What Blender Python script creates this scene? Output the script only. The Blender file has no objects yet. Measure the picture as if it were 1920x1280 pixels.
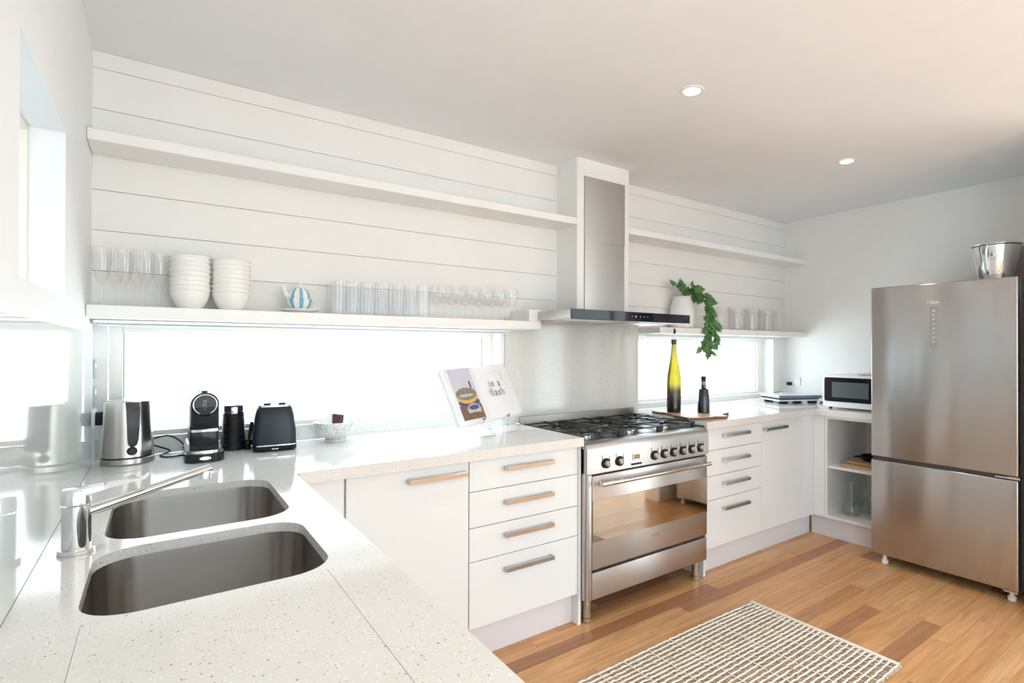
import bpy, bmesh, math, random
from mathutils import Vector, Matrix, Euler
R = math.radians
random.seed(7)
sc = bpy.context.scene
COL = sc.collection

# ------------------------------------------------------------------ camera, sky, exposure
cam_d = bpy.data.cameras.new('camera')
cam_d.sensor_width = 36.0
cam_d.lens = 1026.9 / 1920 * 36.0
cam_d.shift_x = -(1088.7 - 960) / 1920
cam_d.shift_y = (649.4 - 640) / 1920
cam_d.clip_start = 0.02
cam = bpy.data.objects.new('camera', cam_d)
COL.objects.link(cam)
_a, _b, _r = R(37.673), R(0.232), R(0.106)
_fw = Vector((math.sin(_a) * math.cos(_b), math.cos(_a) * math.cos(_b), math.sin(_b)))
_rt = Vector((math.cos(_a), -math.sin(_a), 0))
_up = _rt.cross(_fw)
_r2 = _rt * math.cos(_r) + _up * math.sin(_r)
_u2 = _up * math.cos(_r) - _rt * math.sin(_r)
M = Matrix((( _r2.x, _u2.x, -_fw.x, 0.194), (_r2.y, _u2.y, -_fw.y, -2.685), (_r2.z, _u2.z, -_fw.z, 1.324), (0, 0, 0, 1)))
cam.matrix_world = M
sc.camera = cam

world = bpy.data.worlds.new('overcast_sky')
sc.world = world
world.use_nodes = True
wn = world.node_tree
bgn = wn.nodes['Background']
SKY = 4.7
tc = wn.nodes.new('ShaderNodeTexCoord'); sx = wn.nodes.new('ShaderNodeSeparateXYZ')
rmp = wn.nodes.new('ShaderNodeValToRGB')
wn.links.new(tc.outputs['Generated'], sx.inputs[0]); wn.links.new(sx.outputs['Z'], rmp.inputs[0])
rmp.color_ramp.elements[0].position = 0.0; rmp.color_ramp.elements[0].color = (0.80, 0.91, 1.0, 1)
rmp.color_ramp.elements[1].position = 0.8; rmp.color_ramp.elements[1].color = (0.76, 0.88, 1.0, 1)
wn.links.new(rmp.outputs[0], bgn.inputs[0])
bgn.inputs[1].default_value = SKY

vs = sc.view_settings
vs.view_transform = 'Standard'; vs.look = 'None'; vs.gamma = 1.0; vs.exposure = 0.58
vs.use_curve_mapping = False
try:
    sc.cycles.max_bounces = 14; sc.cycles.diffuse_bounces = 6; sc.cycles.glossy_bounces = 6
    sc.cycles.transmission_bounces = 14; sc.cycles.transparent_max_bounces = 80
    sc.cycles.caustics_reflective = False; sc.cycles.caustics_refractive = False
    sc.cycles.sample_clamp_indirect = 6.0
except Exception:
    pass

sun_d = bpy.data.lights.new('sun', 'SUN'); sun_d.energy = 9.0; sun_d.angle = R(0.6); sun_d.color = (1, .98, .96)
sun = bpy.data.objects.new('sun', sun_d); COL.objects.link(sun)
sun.rotation_euler = Vector((-.06, .05, -.995)).to_track_quat('-Z', 'Y').to_euler()   # high behind the camera, over the added bounce slab

def portal(loc, rot, sx_, sy_):
    l = bpy.data.lights.new('daylight_opening', 'AREA'); l.shape = 'RECTANGLE'; l.size = sx_; l.size_y = sy_
    l.cycles.is_portal = True
    o = bpy.data.objects.new('daylight_opening', l); o.location = loc; o.rotation_euler = rot; COL.objects.link(o)
# light of an area lamp leaves along its local -Z
portal((0.86, 0.20, 1.20), (R(-90), 0, 0), 1.66, 0.46)
portal((3.56, 0.20, 1.18), (R(-90), 0, 0), 1.62, 0.46)
portal((-0.26, -1.02, 1.67), (0, R(-90), 0), 0.46, 0.62)
portal((1.35, -6.65, 1.2), (R(90), 0, 0), 2.1, 2.3)
portal((5.78, -4.6, 1.2), (0, R(90), 0), 2.3, 2.4)
portal((-0.26, -4.4, 1.25), (0, R(-90), 0), 2.1, 1.7)

# ------------------------------------------------------------------ mesh helpers
class MB:
    def __init__(s): s.v = []; s.f = []; s.sm = []
    def add(s, vs_, fs_, smooth=False):
        n = len(s.v); s.v += [tuple(v) for v in vs_]
        s.f += [tuple(i + n for i in f) for f in fs_]; s.sm += [smooth] * len(fs_)
        return s
    def box(s, x0, x1, y0, y1, z0, z1, bv=0.0, seg=2):
        if x0 > x1: x0, x1 = x1, x0
        if y0 > y1: y0, y1 = y1, y0
        if z0 > z1: z0, z1 = z1, z0
        v = [(x0,y0,z0),(x1,y0,z0),(x1,y1,z0),(x0,y1,z0),(x0,y0,z1),(x1,y0,z1),(x1,y1,z1),(x0,y1,z1)]
        f = [(0,3,2,1),(4,5,6,7),(0,1,5,4),(1,2,6,5),(2,3,7,6),(3,0,4,7)]
        if bv <= 0: return s.add(v, f)
        bm = bmesh.new()
        bvv = [bm.verts.new(p) for p in v]
        for q in f: bm.faces.new([bvv[i] for i in q])
        bmesh.ops.bevel(bm, geom=bm.edges[:], offset=bv, segments=seg, affect='EDGES', profile=0.6)
        bm.verts.index_update()
        s.add([w.co[:] for w in bm.verts], [[w.index for w in q.verts] for q in bm.faces], True)
        bm.free(); return s
    def lathe(s, prof, n=32, c=(0,0,0), close=False, sxy=(1,1), a0=0.0, wave=None):
        vs_ = []; fs_ = []
        for (r, z) in prof:
            for k in range(n):
                a = a0 + 2*math.pi*k/n
                vs_.append((c[0]+r*math.cos(a)*sxy[0], c[1]+r*math.sin(a)*sxy[1], c[2]+z))
        m = len(prof)
        for i in range(m-1 if not close else m):
            j = (i+1) % m
            for k in range(n):
                l = (k+1) % n
                fs_.append((i*n+k, i*n+l, j*n+l, j*n+k))
        if not close:
            if prof[0][0] > 1e-6: fs_.append(tuple(reversed(range(n))))
            if prof[-1][0] > 1e-6: fs_.append(tuple(range((m-1)*n, m*n)))
        return s.add(vs_, fs_, True)
    def open_lathe(s, prof, n=32, c=(0,0,0)):
        vs_ = []; fs_ = []
        for (r, z) in prof:
            for k in range(n):
                a = 2*math.pi*k/n; vs_.append((c[0]+r*math.cos(a), c[1]+r*math.sin(a), c[2]+z))
        for i in range(len(prof)-1):
            for k in range(n):
                l = (k+1) % n; fs_.append((i*n+k, i*n+l, (i+1)*n+l, (i+1)*n+k))
        return s.add(vs_, fs_, True)
    def tube(s, pts, r, n=10, flat=1.0):
        pts = [Vector(p) for p in pts]; rs = r if isinstance(r, (list, tuple)) else [r]*len(pts)
        vs_ = []; fs_ = []
        up = Vector((0,0,1)); d0 = (pts[1]-pts[0]).normalized()
        if abs(d0.dot(up)) > .9: up = Vector((0,1,0))
        u = d0.cross(up).normalized()
        for i, p in enumerate(pts):
            d = (pts[min(i+1,len(pts)-1)] - pts[max(i-1,0)]).normalized()
            u = (u - d*u.dot(d)).normalized(); w = d.cross(u)
            for k in range(n):
                a = 2*math.pi*k/n
                vs_.append(p + u*math.cos(a)*rs[i] + w*math.sin(a)*rs[i]*flat)
        for i in range(len(pts)-1):
            for k in range(n):
                l = (k+1) % n; fs_.append((i*n+k, i*n+l, (i+1)*n+l, (i+1)*n+k))
        fs_.append(tuple(reversed(range(n)))); fs_.append(tuple(range((len(pts)-1)*n, len(pts)*n)))
        return s.add(vs_, fs_, True)
    def prism(s, poly, z0, z1, smooth=False):
        n = len(poly)
        v = [(x,y,z0) for x,y in poly] + [(x,y,z1) for x,y in poly]
        f = [tuple(reversed(range(n))), tuple(range(n,2*n))] + [(i,(i+1)%n,(i+1)%n+n,i+n) for i in range(n)]
        return s.add(v, f, smooth)
    def loft(s, rings, cap0=True, cap1=True):
        n = len(rings[0]); v = [p for rg in rings for p in rg]; f = []
        for i in range(len(rings)-1):
            for k in range(n):
                l = (k+1) % n; f.append((i*n+k, i*n+l, (i+1)*n+l, (i+1)*n+k))
        if cap0: f.append(tuple(reversed(range(n))))
        if cap1: f.append(tuple(range((len(rings)-1)*n, len(rings)*n)))
        return s.add(v, f, True)
    def xf(s, m, start=0):
        s.v = s.v[:start] + [tuple(m @ Vector(p)) for p in s.v[start:]]; return s
    def build(s, name, mat, parent=None, loc=(0,0,0), rot=(0,0,0), kind=None, sharp=35):
        me = bpy.data.meshes.new(name); me.from_pydata(s.v, [], s.f)
        me.polygons.foreach_set('use_smooth', s.sm); me.update()
        bm = bmesh.new(); bm.from_mesh(me); bmesh.ops.recalc_face_normals(bm, faces=bm.faces[:]); bm.to_mesh(me); bm.free()
        if any(s.sm):
            try: me.set_sharp_from_angle(angle=R(sharp))
            except Exception: pass
        me.materials.append(mat)
        o = bpy.data.objects.new(name, me); COL.objects.link(o)
        if parent: o.parent = parent
        o.location = loc; o.rotation_euler = rot
        if kind: o['kind'] = kind
        return o

def tag(o, label=None, cat=None, group=None, kind=None):
    if label: o['label'] = label
    if cat: o['category'] = cat
    if group: o['group'] = group
    if kind: o['kind'] = kind
    return o
def thing(name, label, cat, loc=(0,0,0), rz=0.0, group=None, rot=None):
    o = bpy.data.objects.new(name, None); o.empty_display_size = .05; COL.objects.link(o)
    o.location = loc; o.rotation_euler = rot if rot else (0,0,rz)
    return tag(o, label, cat, group)
def kids(o): return [c for c in bpy.data.objects if c.parent is o]
def copy_tree(o, parent=None):
    c = o.copy(); COL.objects.link(c); c.parent = parent
    for ch in kids(o): copy_tree(ch, c)
    return c
def rrect(x0, x1, y0, y1, r, n=6):
    P = []
    for cx, cy, a in ((x1-r,y0+r,-90),(x1-r,y1-r,0),(x0+r,y1-r,90),(x0+r,y0+r,180)):
        for k in range(n+1):
            t = R(a + 90*k/n); P.append((cx+r*math.cos(t), cy+r*math.sin(t)))
    return P
def slab_mb(outer, holes, z0, z1, mb=None):
    cu = bpy.data.curves.new('tmp', 'CURVE'); cu.dimensions = '2D'; cu.fill_mode = 'BOTH'
    for poly in [outer] + holes:
        sp = cu.splines.new('POLY'); sp.points.add(len(poly)-1)
        for i, (x, y) in enumerate(poly): sp.points[i].co = (x, y, 0, 1)
        sp.use_cyclic_u = True
    cu.extrude = (z1-z0)/2
    o = bpy.data.objects.new('tmp', cu); COL.objects.link(o)
    bpy.context.view_layer.update()
    me = bpy.data.meshes.new_from_object(o.evaluated_get(bpy.context.evaluated_depsgraph_get()))
    mb = mb or MB(); zc = (z0+z1)/2
    mb.add([(v.co.x, v.co.y, v.co.z+zc) for v in me.vertices], [tuple(p.vertices) for p in me.polygons])
    bpy.data.objects.remove(o); bpy.data.curves.remove(cu); bpy.data.meshes.remove(me)
    return mb
def text_obj(name, body, size, mat, parent, loc, rot, extrude=0.0004, sxy=1.0, space=1.0):
    cu = bpy.data.curves.new('tmp', 'FONT'); cu.body = body; cu.size = size; cu.extrude = extrude
    cu.align_x = 'CENTER'; cu.align_y = 'CENTER'; cu.space_character = space; cu.space_line = .85
    o = bpy.data.objects.new('tmp', cu); COL.objects.link(o); bpy.context.view_layer.update()
    me = bpy.data.meshes.new_from_object(o.evaluated_get(bpy.context.evaluated_depsgraph_get()))
    bpy.data.objects.remove(o); bpy.data.curves.remove(cu)
    me.name = name; me.materials.clear(); me.materials.append(mat)
    o = bpy.data.objects.new(name, me); COL.objects.link(o); o.parent = parent; o.location = loc; o.rotation_euler = rot
    o.scale = (sxy, 1, 1)
    return o

# ------------------------------------------------------------------ materials
def mat(name, col, rough=.5, metal=0.0, var=.03, vscale=6.0, spec=.5, aniso=0.0, arot=0.0, bump=0.0, bscale=200, coat=0.0, stretch=None, emit=None, es=0.0, trans=0.0, ior=1.45):
    m = bpy.data.materials.new(name); m.use_nodes = True
    nt = m.node_tree; n = nt.nodes; L = nt.links; b = n['Principled BSDF']
    b.inputs['Roughness'].default_value = rough; b.inputs['Metallic'].default_value = metal
    b.inputs['Specular IOR Level'].default_value = spec; b.inputs['IOR'].default_value = ior
    b.inputs['Coat Weight'].default_value = coat; b.inputs['Coat Roughness'].default_value = .03
    b.inputs['Transmission Weight'].default_value = trans
    t = n.new('ShaderNodeTexCoord'); mp = n.new('ShaderNodeMapping'); no = n.new('ShaderNodeTexNoise')
    L.new(t.outputs['Object'], mp.inputs[0]); L.new(mp.outputs[0], no.inputs['Vector'])
    if stretch: mp.inputs['Scale'].default_value = stretch
    no.inputs['Scale'].default_value = vscale; no.inputs['Detail'].default_value = 4
    mx = n.new('ShaderNodeMix'); mx.data_type = 'RGBA'
    c = col; mx.inputs[6].default_value = tuple(max(0, x*(1-var)) for x in c) + (1,)
    mx.inputs[7].default_value = tuple(min(1, x*(1+var)) for x in c) + (1,)
    L.new(no.outputs['Fac'], mx.inputs[0]); L.new(mx.outputs[2], b.inputs['Base Color'])
    if aniso:
        b.inputs['Anisotropic'].default_value = aniso
        tg = n.new('ShaderNodeTangent'); tg.direction_type = 'RADIAL'; tg.axis = 'Z'
        b.inputs['Anisotropic Rotation'].default_value = arot
        L.new(tg.outputs[0], b.inputs['Tangent'])
    if bump:
        no2 = n.new('ShaderNodeTexNoise'); no2.inputs['Scale'].default_value = bscale
        L.new(mp.outputs[0], no2.inputs['Vector'])
        bp = n.new('ShaderNodeBump'); bp.inputs['Strength'].default_value = bump; bp.inputs['Distance'].default_value = .002
        L.new(no2.outputs['Fac'], bp.inputs['Height']); L.new(bp.outputs[0], b.inputs['Normal'])
    if emit:
        b.inputs['Emission Color'].default_value = tuple(emit) + (1,); b.inputs['Emission Strength'].default_value = es
    return m
WALL = mat('warm_white_wall_paint', (.86,.845,.82), .6, bump=.05)
LWALL = mat('white_wall_paint', (.855,.865,.87), .6, bump=.05)
CEIL = mat('white_ceiling_paint', (.885,.90,.925), .8)
BOARD = mat('cream_board_paint', (.86,.845,.825), .42, bump=.03, bscale=40)
SHELF = mat('ivory_shelf_paint', (.88,.87,.85), .35)
FRAME = mat('cream_window_frame', (.84,.83,.76), .35)
CAB = mat('gloss_white_cabinet', (.82,.84,.855), .09, var=.01, spec=.5)
CABIN = mat('white_melamine', (.83,.83,.83), .4, var=.01)
KICK = mat('kickboard_white', (.74,.74,.78), .35, var=.02)
GAP = mat('dark_gap', (.05,.05,.05), .7)
STEEL = mat('brushed_steel', (.56,.535,.51), .34, 1.0, var=.05, vscale=3, aniso=.75, arot=.25, stretch=(1,1,60))
STEELF = mat('fridge_steel', (.50,.485,.475), .20, 1.0, var=.03, vscale=3, aniso=.95, arot=.25, stretch=(1,1,60))
STEELS = mat('sink_steel', (.42,.395,.375), .27, 1.0, var=.06, vscale=4, aniso=.5, arot=.25, stretch=(1,1,30))
STEELK = mat('kettle_steel', (.66,.62,.58), .22, 1.0, var=.05, vscale=3)
CHROME = mat('chrome', (.80,.81,.82), .06, 1.0, var=.01)
POLISH = mat('polished_steel', (.66,.64,.62), .14, 1.0, var=.04)
HANDLE = mat('satin_nickel', (.62,.60,.58), .18, 1.0, var=.08, vscale=30)
OVENG = mat('oven_mirror_glass', (.50,.43,.34), .04, 1.0, var=.02)
BLACKG = mat('black_gloss_plastic', (.010,.011,.014), .18, spec=.35)
BLACKM = mat('black_matte_plastic', (.014,.014,.018), .45, spec=.3)
BLACKGL = mat('black_glass', (.008,.008,.012), .05, spec=.3)
IRON = mat('cast_iron', (.025,.025,.028), .5, bump=.2, bscale=150)
DARKST = mat('dark_fridge_side', (.10,.10,.11), .45)
TOASTB = mat('dark_slate_enamel', (.014,.020,.028), .30, spec=.35)
PORC = mat('white_porcelain', (.88,.86,.83), .18, var=.015)
BLUE = mat('blue_stripe_glaze', (.20,.46,.60), .2, var=.05)
GREYPL = mat('grey_plastic', (.35,.35,.36), .4)
WHITEPL = mat('white_plastic', (.86,.86,.87), .3, var=.01)
PAPER = mat('white_page', (.86,.85,.86), .55)
PRINT = mat('grey_print', (.30,.30,.32), .6)
PINKBOX = mat('mauve_box', (.33,.26,.26), .5, var=.1)
REDL = mat('red_edge', (.55,.05,.07), .5)
WOOD = mat('tan_board_wood', (.62,.42,.28), .45, var=.18, vscale=5, stretch=(1,8,8))
BARK = mat('bark_edge', (.20,.11,.06), .7, var=.4, vscale=60)
BAMB = mat('bamboo_board', (.60,.36,.17), .45, var=.15, vscale=8, stretch=(8,1,8))
LILAC = mat('print_lilac', (.62,.60,.70), .5)
PBROWN = mat('print_brown', (.22,.13,.09), .5, var=.4, vscale=60)
PORANGE = mat('print_orange', (.80,.42,.10), .5, var=.3, vscale=80)
POLIVE = mat('print_olive', (.26,.23,.17), .5, var=.6, vscale=90)
PNAVY = mat('print_navy', (.10,.11,.22), .5, var=.4, vscale=50)
PSILV = mat('print_silver', (.50,.50,.53), .5, var=.25, vscale=50)
CORD = mat('white_cotton_cord', (.84,.80,.74), .85, var=.08, vscale=60)
ALU = mat('aluminium_track', (.72,.73,.74), .35, .6)
DLAMP = mat('lit_lamp', (1,1,1), .5, emit=(1,.93,.82), es=14)
DRIM = mat('downlight_rim', (.85,.85,.84), .4)
SACH1 = mat('sachet_foil', (.75,.77,.74), .25, .4, var=.1)
SACH2 = mat('sachet_dark', (.07,.025,.03), .3, var=.6, vscale=90)
LEAFST = mat('plant_stem', (.10,.09,.04), .7)

def glass(name, col=(1,1,1), rough=0.0, ior=1.45):
    m = bpy.data.materials.new(name); m.use_nodes = True; nt = m.node_tree; b = nt.nodes['Principled BSDF']
    b.inputs['Base Color'].default_value = tuple(col)+(1,); b.inputs['Roughness'].default_value = rough
    b.inputs['Transmission Weight'].default_value = 1.0; b.inputs['IOR'].default_value = ior
    return m
def thin_glass(name, tint=(.97,.99,.98), rough=.02, ior=1.45):
    m = bpy.data.materials.new(name); m.use_nodes = True; nt = m.node_tree; n = nt.nodes; L = nt.links
    n.remove(n['Principled BSDF'])
    tr = n.new('ShaderNodeBsdfTransparent'); tr.inputs[0].default_value = tint+(1,)
    gl = n.new('ShaderNodeBsdfGlossy'); gl.inputs['Roughness'].default_value = rough
    fr = n.new('ShaderNodeFresnel'); fr.inputs[0].default_value = ior
    ge = n.new('ShaderNodeNewGeometry'); iv = n.new('ShaderNodeMath'); iv.operation = 'SUBTRACT'; iv.inputs[0].default_value = 1.0
    mu = n.new('ShaderNodeMath'); mu.operation = 'MULTIPLY'; L.new(ge.outputs['Backfacing'], iv.inputs[1]); L.new(fr.outputs[0], mu.inputs[0]); L.new(iv.outputs[0], mu.inputs[1])
    mx = n.new('ShaderNodeMixShader'); L.new(mu.outputs[0], mx.inputs[0]); L.new(tr.outputs[0], mx.inputs[1]); L.new(gl.outputs[0], mx.inputs[2])
    L.new(mx.outputs[0], n['Material Output'].inputs[0]); return m
PANE = thin_glass('window_pane_glass')
GLASS = thin_glass('clear_glass', (.995,.996,.997), .07, 1.75)
GLASSJ = thin_glass('jar_glass', (.975,.972,.968), .08, 1.8)
GREENG = thin_glass('pale_green_glass', (.95,.975,.96), .06, 1.8)

def bottle_glass():
    m = bpy.data.materials.new('yellow_green_bottle_glass'); m.use_nodes = True; nt = m.node_tree; n = nt.nodes; L = nt.links
    b = n['Principled BSDF']; b.inputs['Roughness'].default_value = .08; b.inputs['Transmission Weight'].default_value = .85
    t = n.new('ShaderNodeTexCoord'); s_ = n.new('ShaderNodeSeparateXYZ'); r_ = n.new('ShaderNodeValToRGB')
    L.new(t.outputs['Generated'], s_.inputs[0]); L.new(s_.outputs['Z'], r_.inputs[0]); L.new(r_.outputs[0], b.inputs['Base Color'])
    e = r_.color_ramp.elements
    e[0].position = 0.0; e[0].color = (.015,.011,.005,1)
    e[1].position = 1.0; e[1].color = (.09,.075,.02,1)
    q = e.new(.30); q.color = (.022,.016,.006,1)
    q = e.new(.40); q.color = (.22,.165,.006,1)
    q = e.new(.72); q.color = (.24,.19,.010,1)
    return m
BOTTLE = bottle_glass()

def quartz():
    m = bpy.data.materials.new('speckled_quartz'); m.use_nodes = True; nt = m.node_tree; n = nt.nodes; L = nt.links
    b = n['Principled BSDF']; b.inputs['Roughness'].default_value = .10
    t = n.new('ShaderNodeTexCoord')
    base = (.72,.70,.66)
    cur = None
    no = n.new('ShaderNodeTexNoise'); no.inputs['Scale'].default_value = 220; no.inputs['Detail'].default_value = 3
    L.new(t.outputs['Object'], no.inputs['Vector'])
    mx0 = n.new('ShaderNodeMix'); mx0.data_type = 'RGBA'; mx0.inputs[6].default_value = (.70,.69,.66,1); mx0.inputs[7].default_value = (.80,.79,.765,1)
    L.new(no.outputs['Fac'], mx0.inputs[0]); cur = mx0.outputs[2]
    for scale, dmax, keep, colr in ((130, .22, .82, (.50,.48,.45)), (95, .16, .82, (.27,.25,.23)), (170, .30, .70, (.88,.87,.85)), (150,.22,.86,(.58,.50,.41))):
        vo = n.new('ShaderNodeTexVoronoi'); vo.inputs['Scale'].default_value = scale
        L.new(t.outputs['Object'], vo.inputs['Vector'])
        lt = n.new('ShaderNodeMath'); lt.operation = 'LESS_THAN'; lt.inputs[1].default_value = dmax; L.new(vo.outputs['Distance'], lt.inputs[0])
        sp = n.new('ShaderNodeSeparateColor'); L.new(vo.outputs['Color'], sp.inputs[0])
        gt = n.new('ShaderNodeMath'); gt.operation = 'GREATER_THAN'; gt.inputs[1].default_value = keep; L.new(sp.outputs[0], gt.inputs[0])
        mu = n.new('ShaderNodeMath'); mu.operation = 'MULTIPLY'; L.new(lt.outputs[0], mu.inputs[0]); L.new(gt.outputs[0], mu.inputs[1])
        mx = n.new('ShaderNodeMix'); mx.data_type = 'RGBA'; L.new(mu.outputs[0], mx.inputs[0]); L.new(cur, mx.inputs[6]); mx.inputs[7].default_value = colr+(1,)
        cur = mx.outputs[2]
    L.new(cur, b.inputs['Base Color']); return m
QUARTZ = quartz()

def oak(per_object=True):
    m = bpy.data.materials.new('oak_floor' if per_object else 'oak_floor_far'); m.use_nodes = True; nt = m.node_tree; n = nt.nodes; L = nt.links
    b = n['Principled BSDF']; b.inputs['Roughness'].default_value = .33; b.inputs['Specular IOR Level'].default_value = .45
    t = n.new('ShaderNodeTexCoord'); oi = n.new('ShaderNodeObjectInfo')
    off = n.new('ShaderNodeVectorMath'); off.operation = 'MULTIPLY_ADD'
    cb = n.new('ShaderNodeCombineXYZ')
    for i in range(3): L.new(oi.outputs['Random'], cb.inputs[i])
    L.new(cb.outputs[0], off.inputs[0]); off.inputs[1].default_value = (37, 53, 11); L.new(t.outputs['Object'], off.inputs[2])
    mp = n.new('ShaderNodeMapping'); mp.inputs['Scale'].default_value = (1.3, 13, 13); L.new(off.outputs[0], mp.inputs[0])
    g1 = n.new('ShaderNodeTexNoise'); g1.inputs['Scale'].default_value = 1.6; g1.inputs['Detail'].default_value = 6; g1.inputs['Distortion'].default_value = 1.2
    L.new(mp.outputs[0], g1.inputs['Vector'])
    wv = n.new('ShaderNodeTexWave'); wv.bands_direction = 'Y'; wv.inputs['Scale'].default_value = .8; wv.inputs['Distortion'].default_value = 7; wv.inputs['Detail'].default_value = 2; wv.inputs['Detail Scale'].default_value = .6
    L.new(mp.outputs[0], wv.inputs['Vector'])
    rp = n.new('ShaderNodeValToRGB'); e = rp.color_ramp.elements; rp.color_ramp.interpolation = 'LINEAR'
    e[0].position = 0; e[0].color = (.40,.20,.105,1)
    e[1].position = 1; e[1].color = (.64,.42,.24,1)
    for p_, c_ in ((.07,(.46,.230,.105)),(.10,(.60,.315,.140)),(.5,(.66,.360,.165)),(.85,(.69,.395,.190))):
        q = e.new(p_); q.color = c_+(1,)
    if per_object: L.new(oi.outputs['Random'], rp.inputs[0])
    else: rp.inputs[0].default_value = .5
    hs = n.new('ShaderNodeMix'); hs.data_type = 'RGBA'; hs.blend_type = 'MULTIPLY'; hs.inputs[0].default_value = 1
    gr = n.new('ShaderNodeValToRGB'); gr.color_ramp.elements[0].position = .3; gr.color_ramp.elements[0].color = (.80,.76,.70,1); gr.color_ramp.elements[1].position = .62; gr.color_ramp.elements[1].color = (1.08,1.06,1.03,1)
    L.new(g1.outputs['Fac'], gr.inputs[0]); L.new(rp.outputs[0], hs.inputs[6]); L.new(gr.outputs[0], hs.inputs[7])
    h2 = n.new('ShaderNodeMix'); h2.data_type = 'RGBA'; h2.blend_type = 'MULTIPLY'
    wr = n.new('ShaderNodeValToRGB'); wr.color_ramp.elements[0].position = 0; wr.color_ramp.elements[0].color = (.72,.66,.58,1); wr.color_ramp.elements[1].position = .25; wr.color_ramp.elements[1].color = (1,1,1,1)
    L.new(wv.outputs['Fac'], wr.inputs[0]); h2.inputs[0].default_value = .35; L.new(hs.outputs[2], h2.inputs[6]); L.new(wr.outputs[0], h2.inputs[7])
    L.new(h2.outputs[2], b.inputs['Base Color']); return m
OAK = oak(True); OAKFAR = oak(False)

def jute():
    m = mat('brown_jute', (.40,.28,.185), .9, var=.75, vscale=38, bump=.5, bscale=300); return m
JUTE = jute()
def leafmat():
    m = mat('green_leaf', (.075,.19,.055), .4, var=.45, vscale=25); return m
LEAF = leafmat()
def dotty():
    m = bpy.data.materials.new('dotted_ceramic'); m.use_nodes = True; nt = m.node_tree; n = nt.nodes; L = nt.links
    b = n['Principled BSDF']; b.inputs['Roughness'].default_value = .25
    t = n.new('ShaderNodeTexCoord'); vo = n.new('ShaderNodeTexVoronoi'); vo.feature = 'DISTANCE_TO_EDGE'; vo.inputs['Scale'].default_value = 95
    L.new(t.outputs['Object'], vo.inputs['Vector'])
    r_ = n.new('ShaderNodeValToRGB'); r_.color_ramp.elements[0].position = .09; r_.color_ramp.elements[0].color = (.56,.57,.56,1); r_.color_ramp.elements[1].position = .16; r_.color_ramp.elements[1].color = (.84,.84,.82,1)
    L.new(vo.outputs['Distance'], r_.inputs[0]); L.new(r_.outputs[0], b.inputs['Base Color']); return m
DOTTY = dotty()

# ------------------------------------------------------------------ the setting
H = 2.42; XR = 4.515; XF = 5.6; YB = -6.5
def struct(name, mb, m, parent=None): return mb.build(name, m, parent, kind='structure')
floor = struct('floor', MB().box(-.12, XF, YB, .16, -.12, -.012), OAKFAR)
# strip floor: boards 83 mm wide, real pieces
rows = []
y = -.34; ri = 0
while y > -3.05:
    y2 = y - .083
    x = .5 + random.uniform(-.9, 0)
    cuts = []
    if abs(y2 + .919) < .03: cuts = [2.018]
    if abs(y2 + 1.334) < .03: cuts = [3.144, 3.62]
    if abs(y2 + 1.50) < .03: cuts = [2.43, 3.20]
    segs = []
    if cuts:
        c = [.3] + cuts + [4.53]
        if cuts == [3.144, 3.62]: c = [.3, 1.72, 3.144, 3.62, 4.53]
        segs = list(zip(c[:-1], c[1:]))
    else:
        while x < 4.53:
            l = random.choice((.55, .8, 1.1, 1.4)); x2 = min(x + l, 4.53)
            if x2 > .45 and x2 - x > .12: segs.append((max(x, .3), x2))
            x = x2
    for a, b2 in segs:
        MB().box(.0006, b2-a-.0006, .0005, .0825, 0, .0115 + random.uniform(0, .0004)).build('plank', OAK, floor, loc=(a, y2, -.012))
    y = y2; ri += 1
struct('ceiling', MB().box(-.12, XF, YB, .16, H, H+.1), CEIL)

Y0 = .012
wall_back = struct('wall_back', MB().box(-.12, XR+.1, Y0, .16, 1.43, H), BOARD)
struct('wall_back_base', MB().box(-.12, XR+.1, Y0+.078, .16, 0, .858), BOARD)
struct('wall_back_pier', MB().box(1.727, 2.76, Y0, .16, .9005, 1.43), BOARD)
struct('wall_back_corner', MB().box(4.36, XR+.1, Y0, .16, .9005, 1.43), BOARD)
struct('wall_back_jamb', MB().box(-.12, .04, .10, .16, .86, 1.43), SHELF)
zed = [1.430, 1.609, 1.7585, 1.908, 2.0575, 2.207, 2.3565, H]
for (xa, xb_) in ((0.0, 2.085), (2.485, XR)):
    for a, b2 in zip(zed[:-1], zed[1:]):
        MB().box(0, xb_-xa, 0, .0125, .0009, b2-a-.0009, .0006, 1).build('board', BOARD, wall_back, loc=(xa, 0.0, a))

wl = MB()
wl.box(-.22, 0, -1.32, -.715, 0, 1.45); wl.box(-.22, 0, -1.32, -.715, 1.89, H)
wl.box(-.22, 0, -.715, .16, 0, H); wl.box(-.22, 0, -3.5, -1.32, 0, H)
wl.box(-.22, 0, YB, -5.2, 0, H); wl.box(-.22, 0, -5.2, -3.5, 2.25, H); wl.box(-.22, 0, -5.2, -3.5, 0, .2)
struct('wall_left', wl, LWALL)
struct('wall_right', MB().box(XR, XR+.1, -2.1, Y0, 0, H), WALL)
struct('wall_nib', MB().box(3.64, XR, -2.10, -1.95, 0, H), WALL)
struct('wall_side', MB().box(XR+.1, XF, -2.1, -2.0, 0, H), WALL)
wr_ = MB().box(XF, XF+.12, YB, -5.8, 0, H).box(XF, XF+.12, -3.4, -2.1, 0, H).box(XF, XF+.12, -5.8, -3.4, 2.3, H)
struct('wall_far_right', wr_, WALL)
wz = MB().box(-.12, .3, YB-.12, YB, 0, H).box(2.4, XF, YB-.12, YB, 0, H).box(.3, 2.4, YB-.12, YB, 2.3, H)
struct('wall_rear', wz, LWALL)
struct('baseboard_right', MB().box(3.628, 4.5, -1.95, -1.935, 0, .11, .003).box(3.625, 3.64, -2.112, -1.938, 0, .11, .003), SHELF)
struct('baseboard_rear', MB().box(2.4, XF, YB, YB+.015, 0, .11), SHELF)
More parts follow.
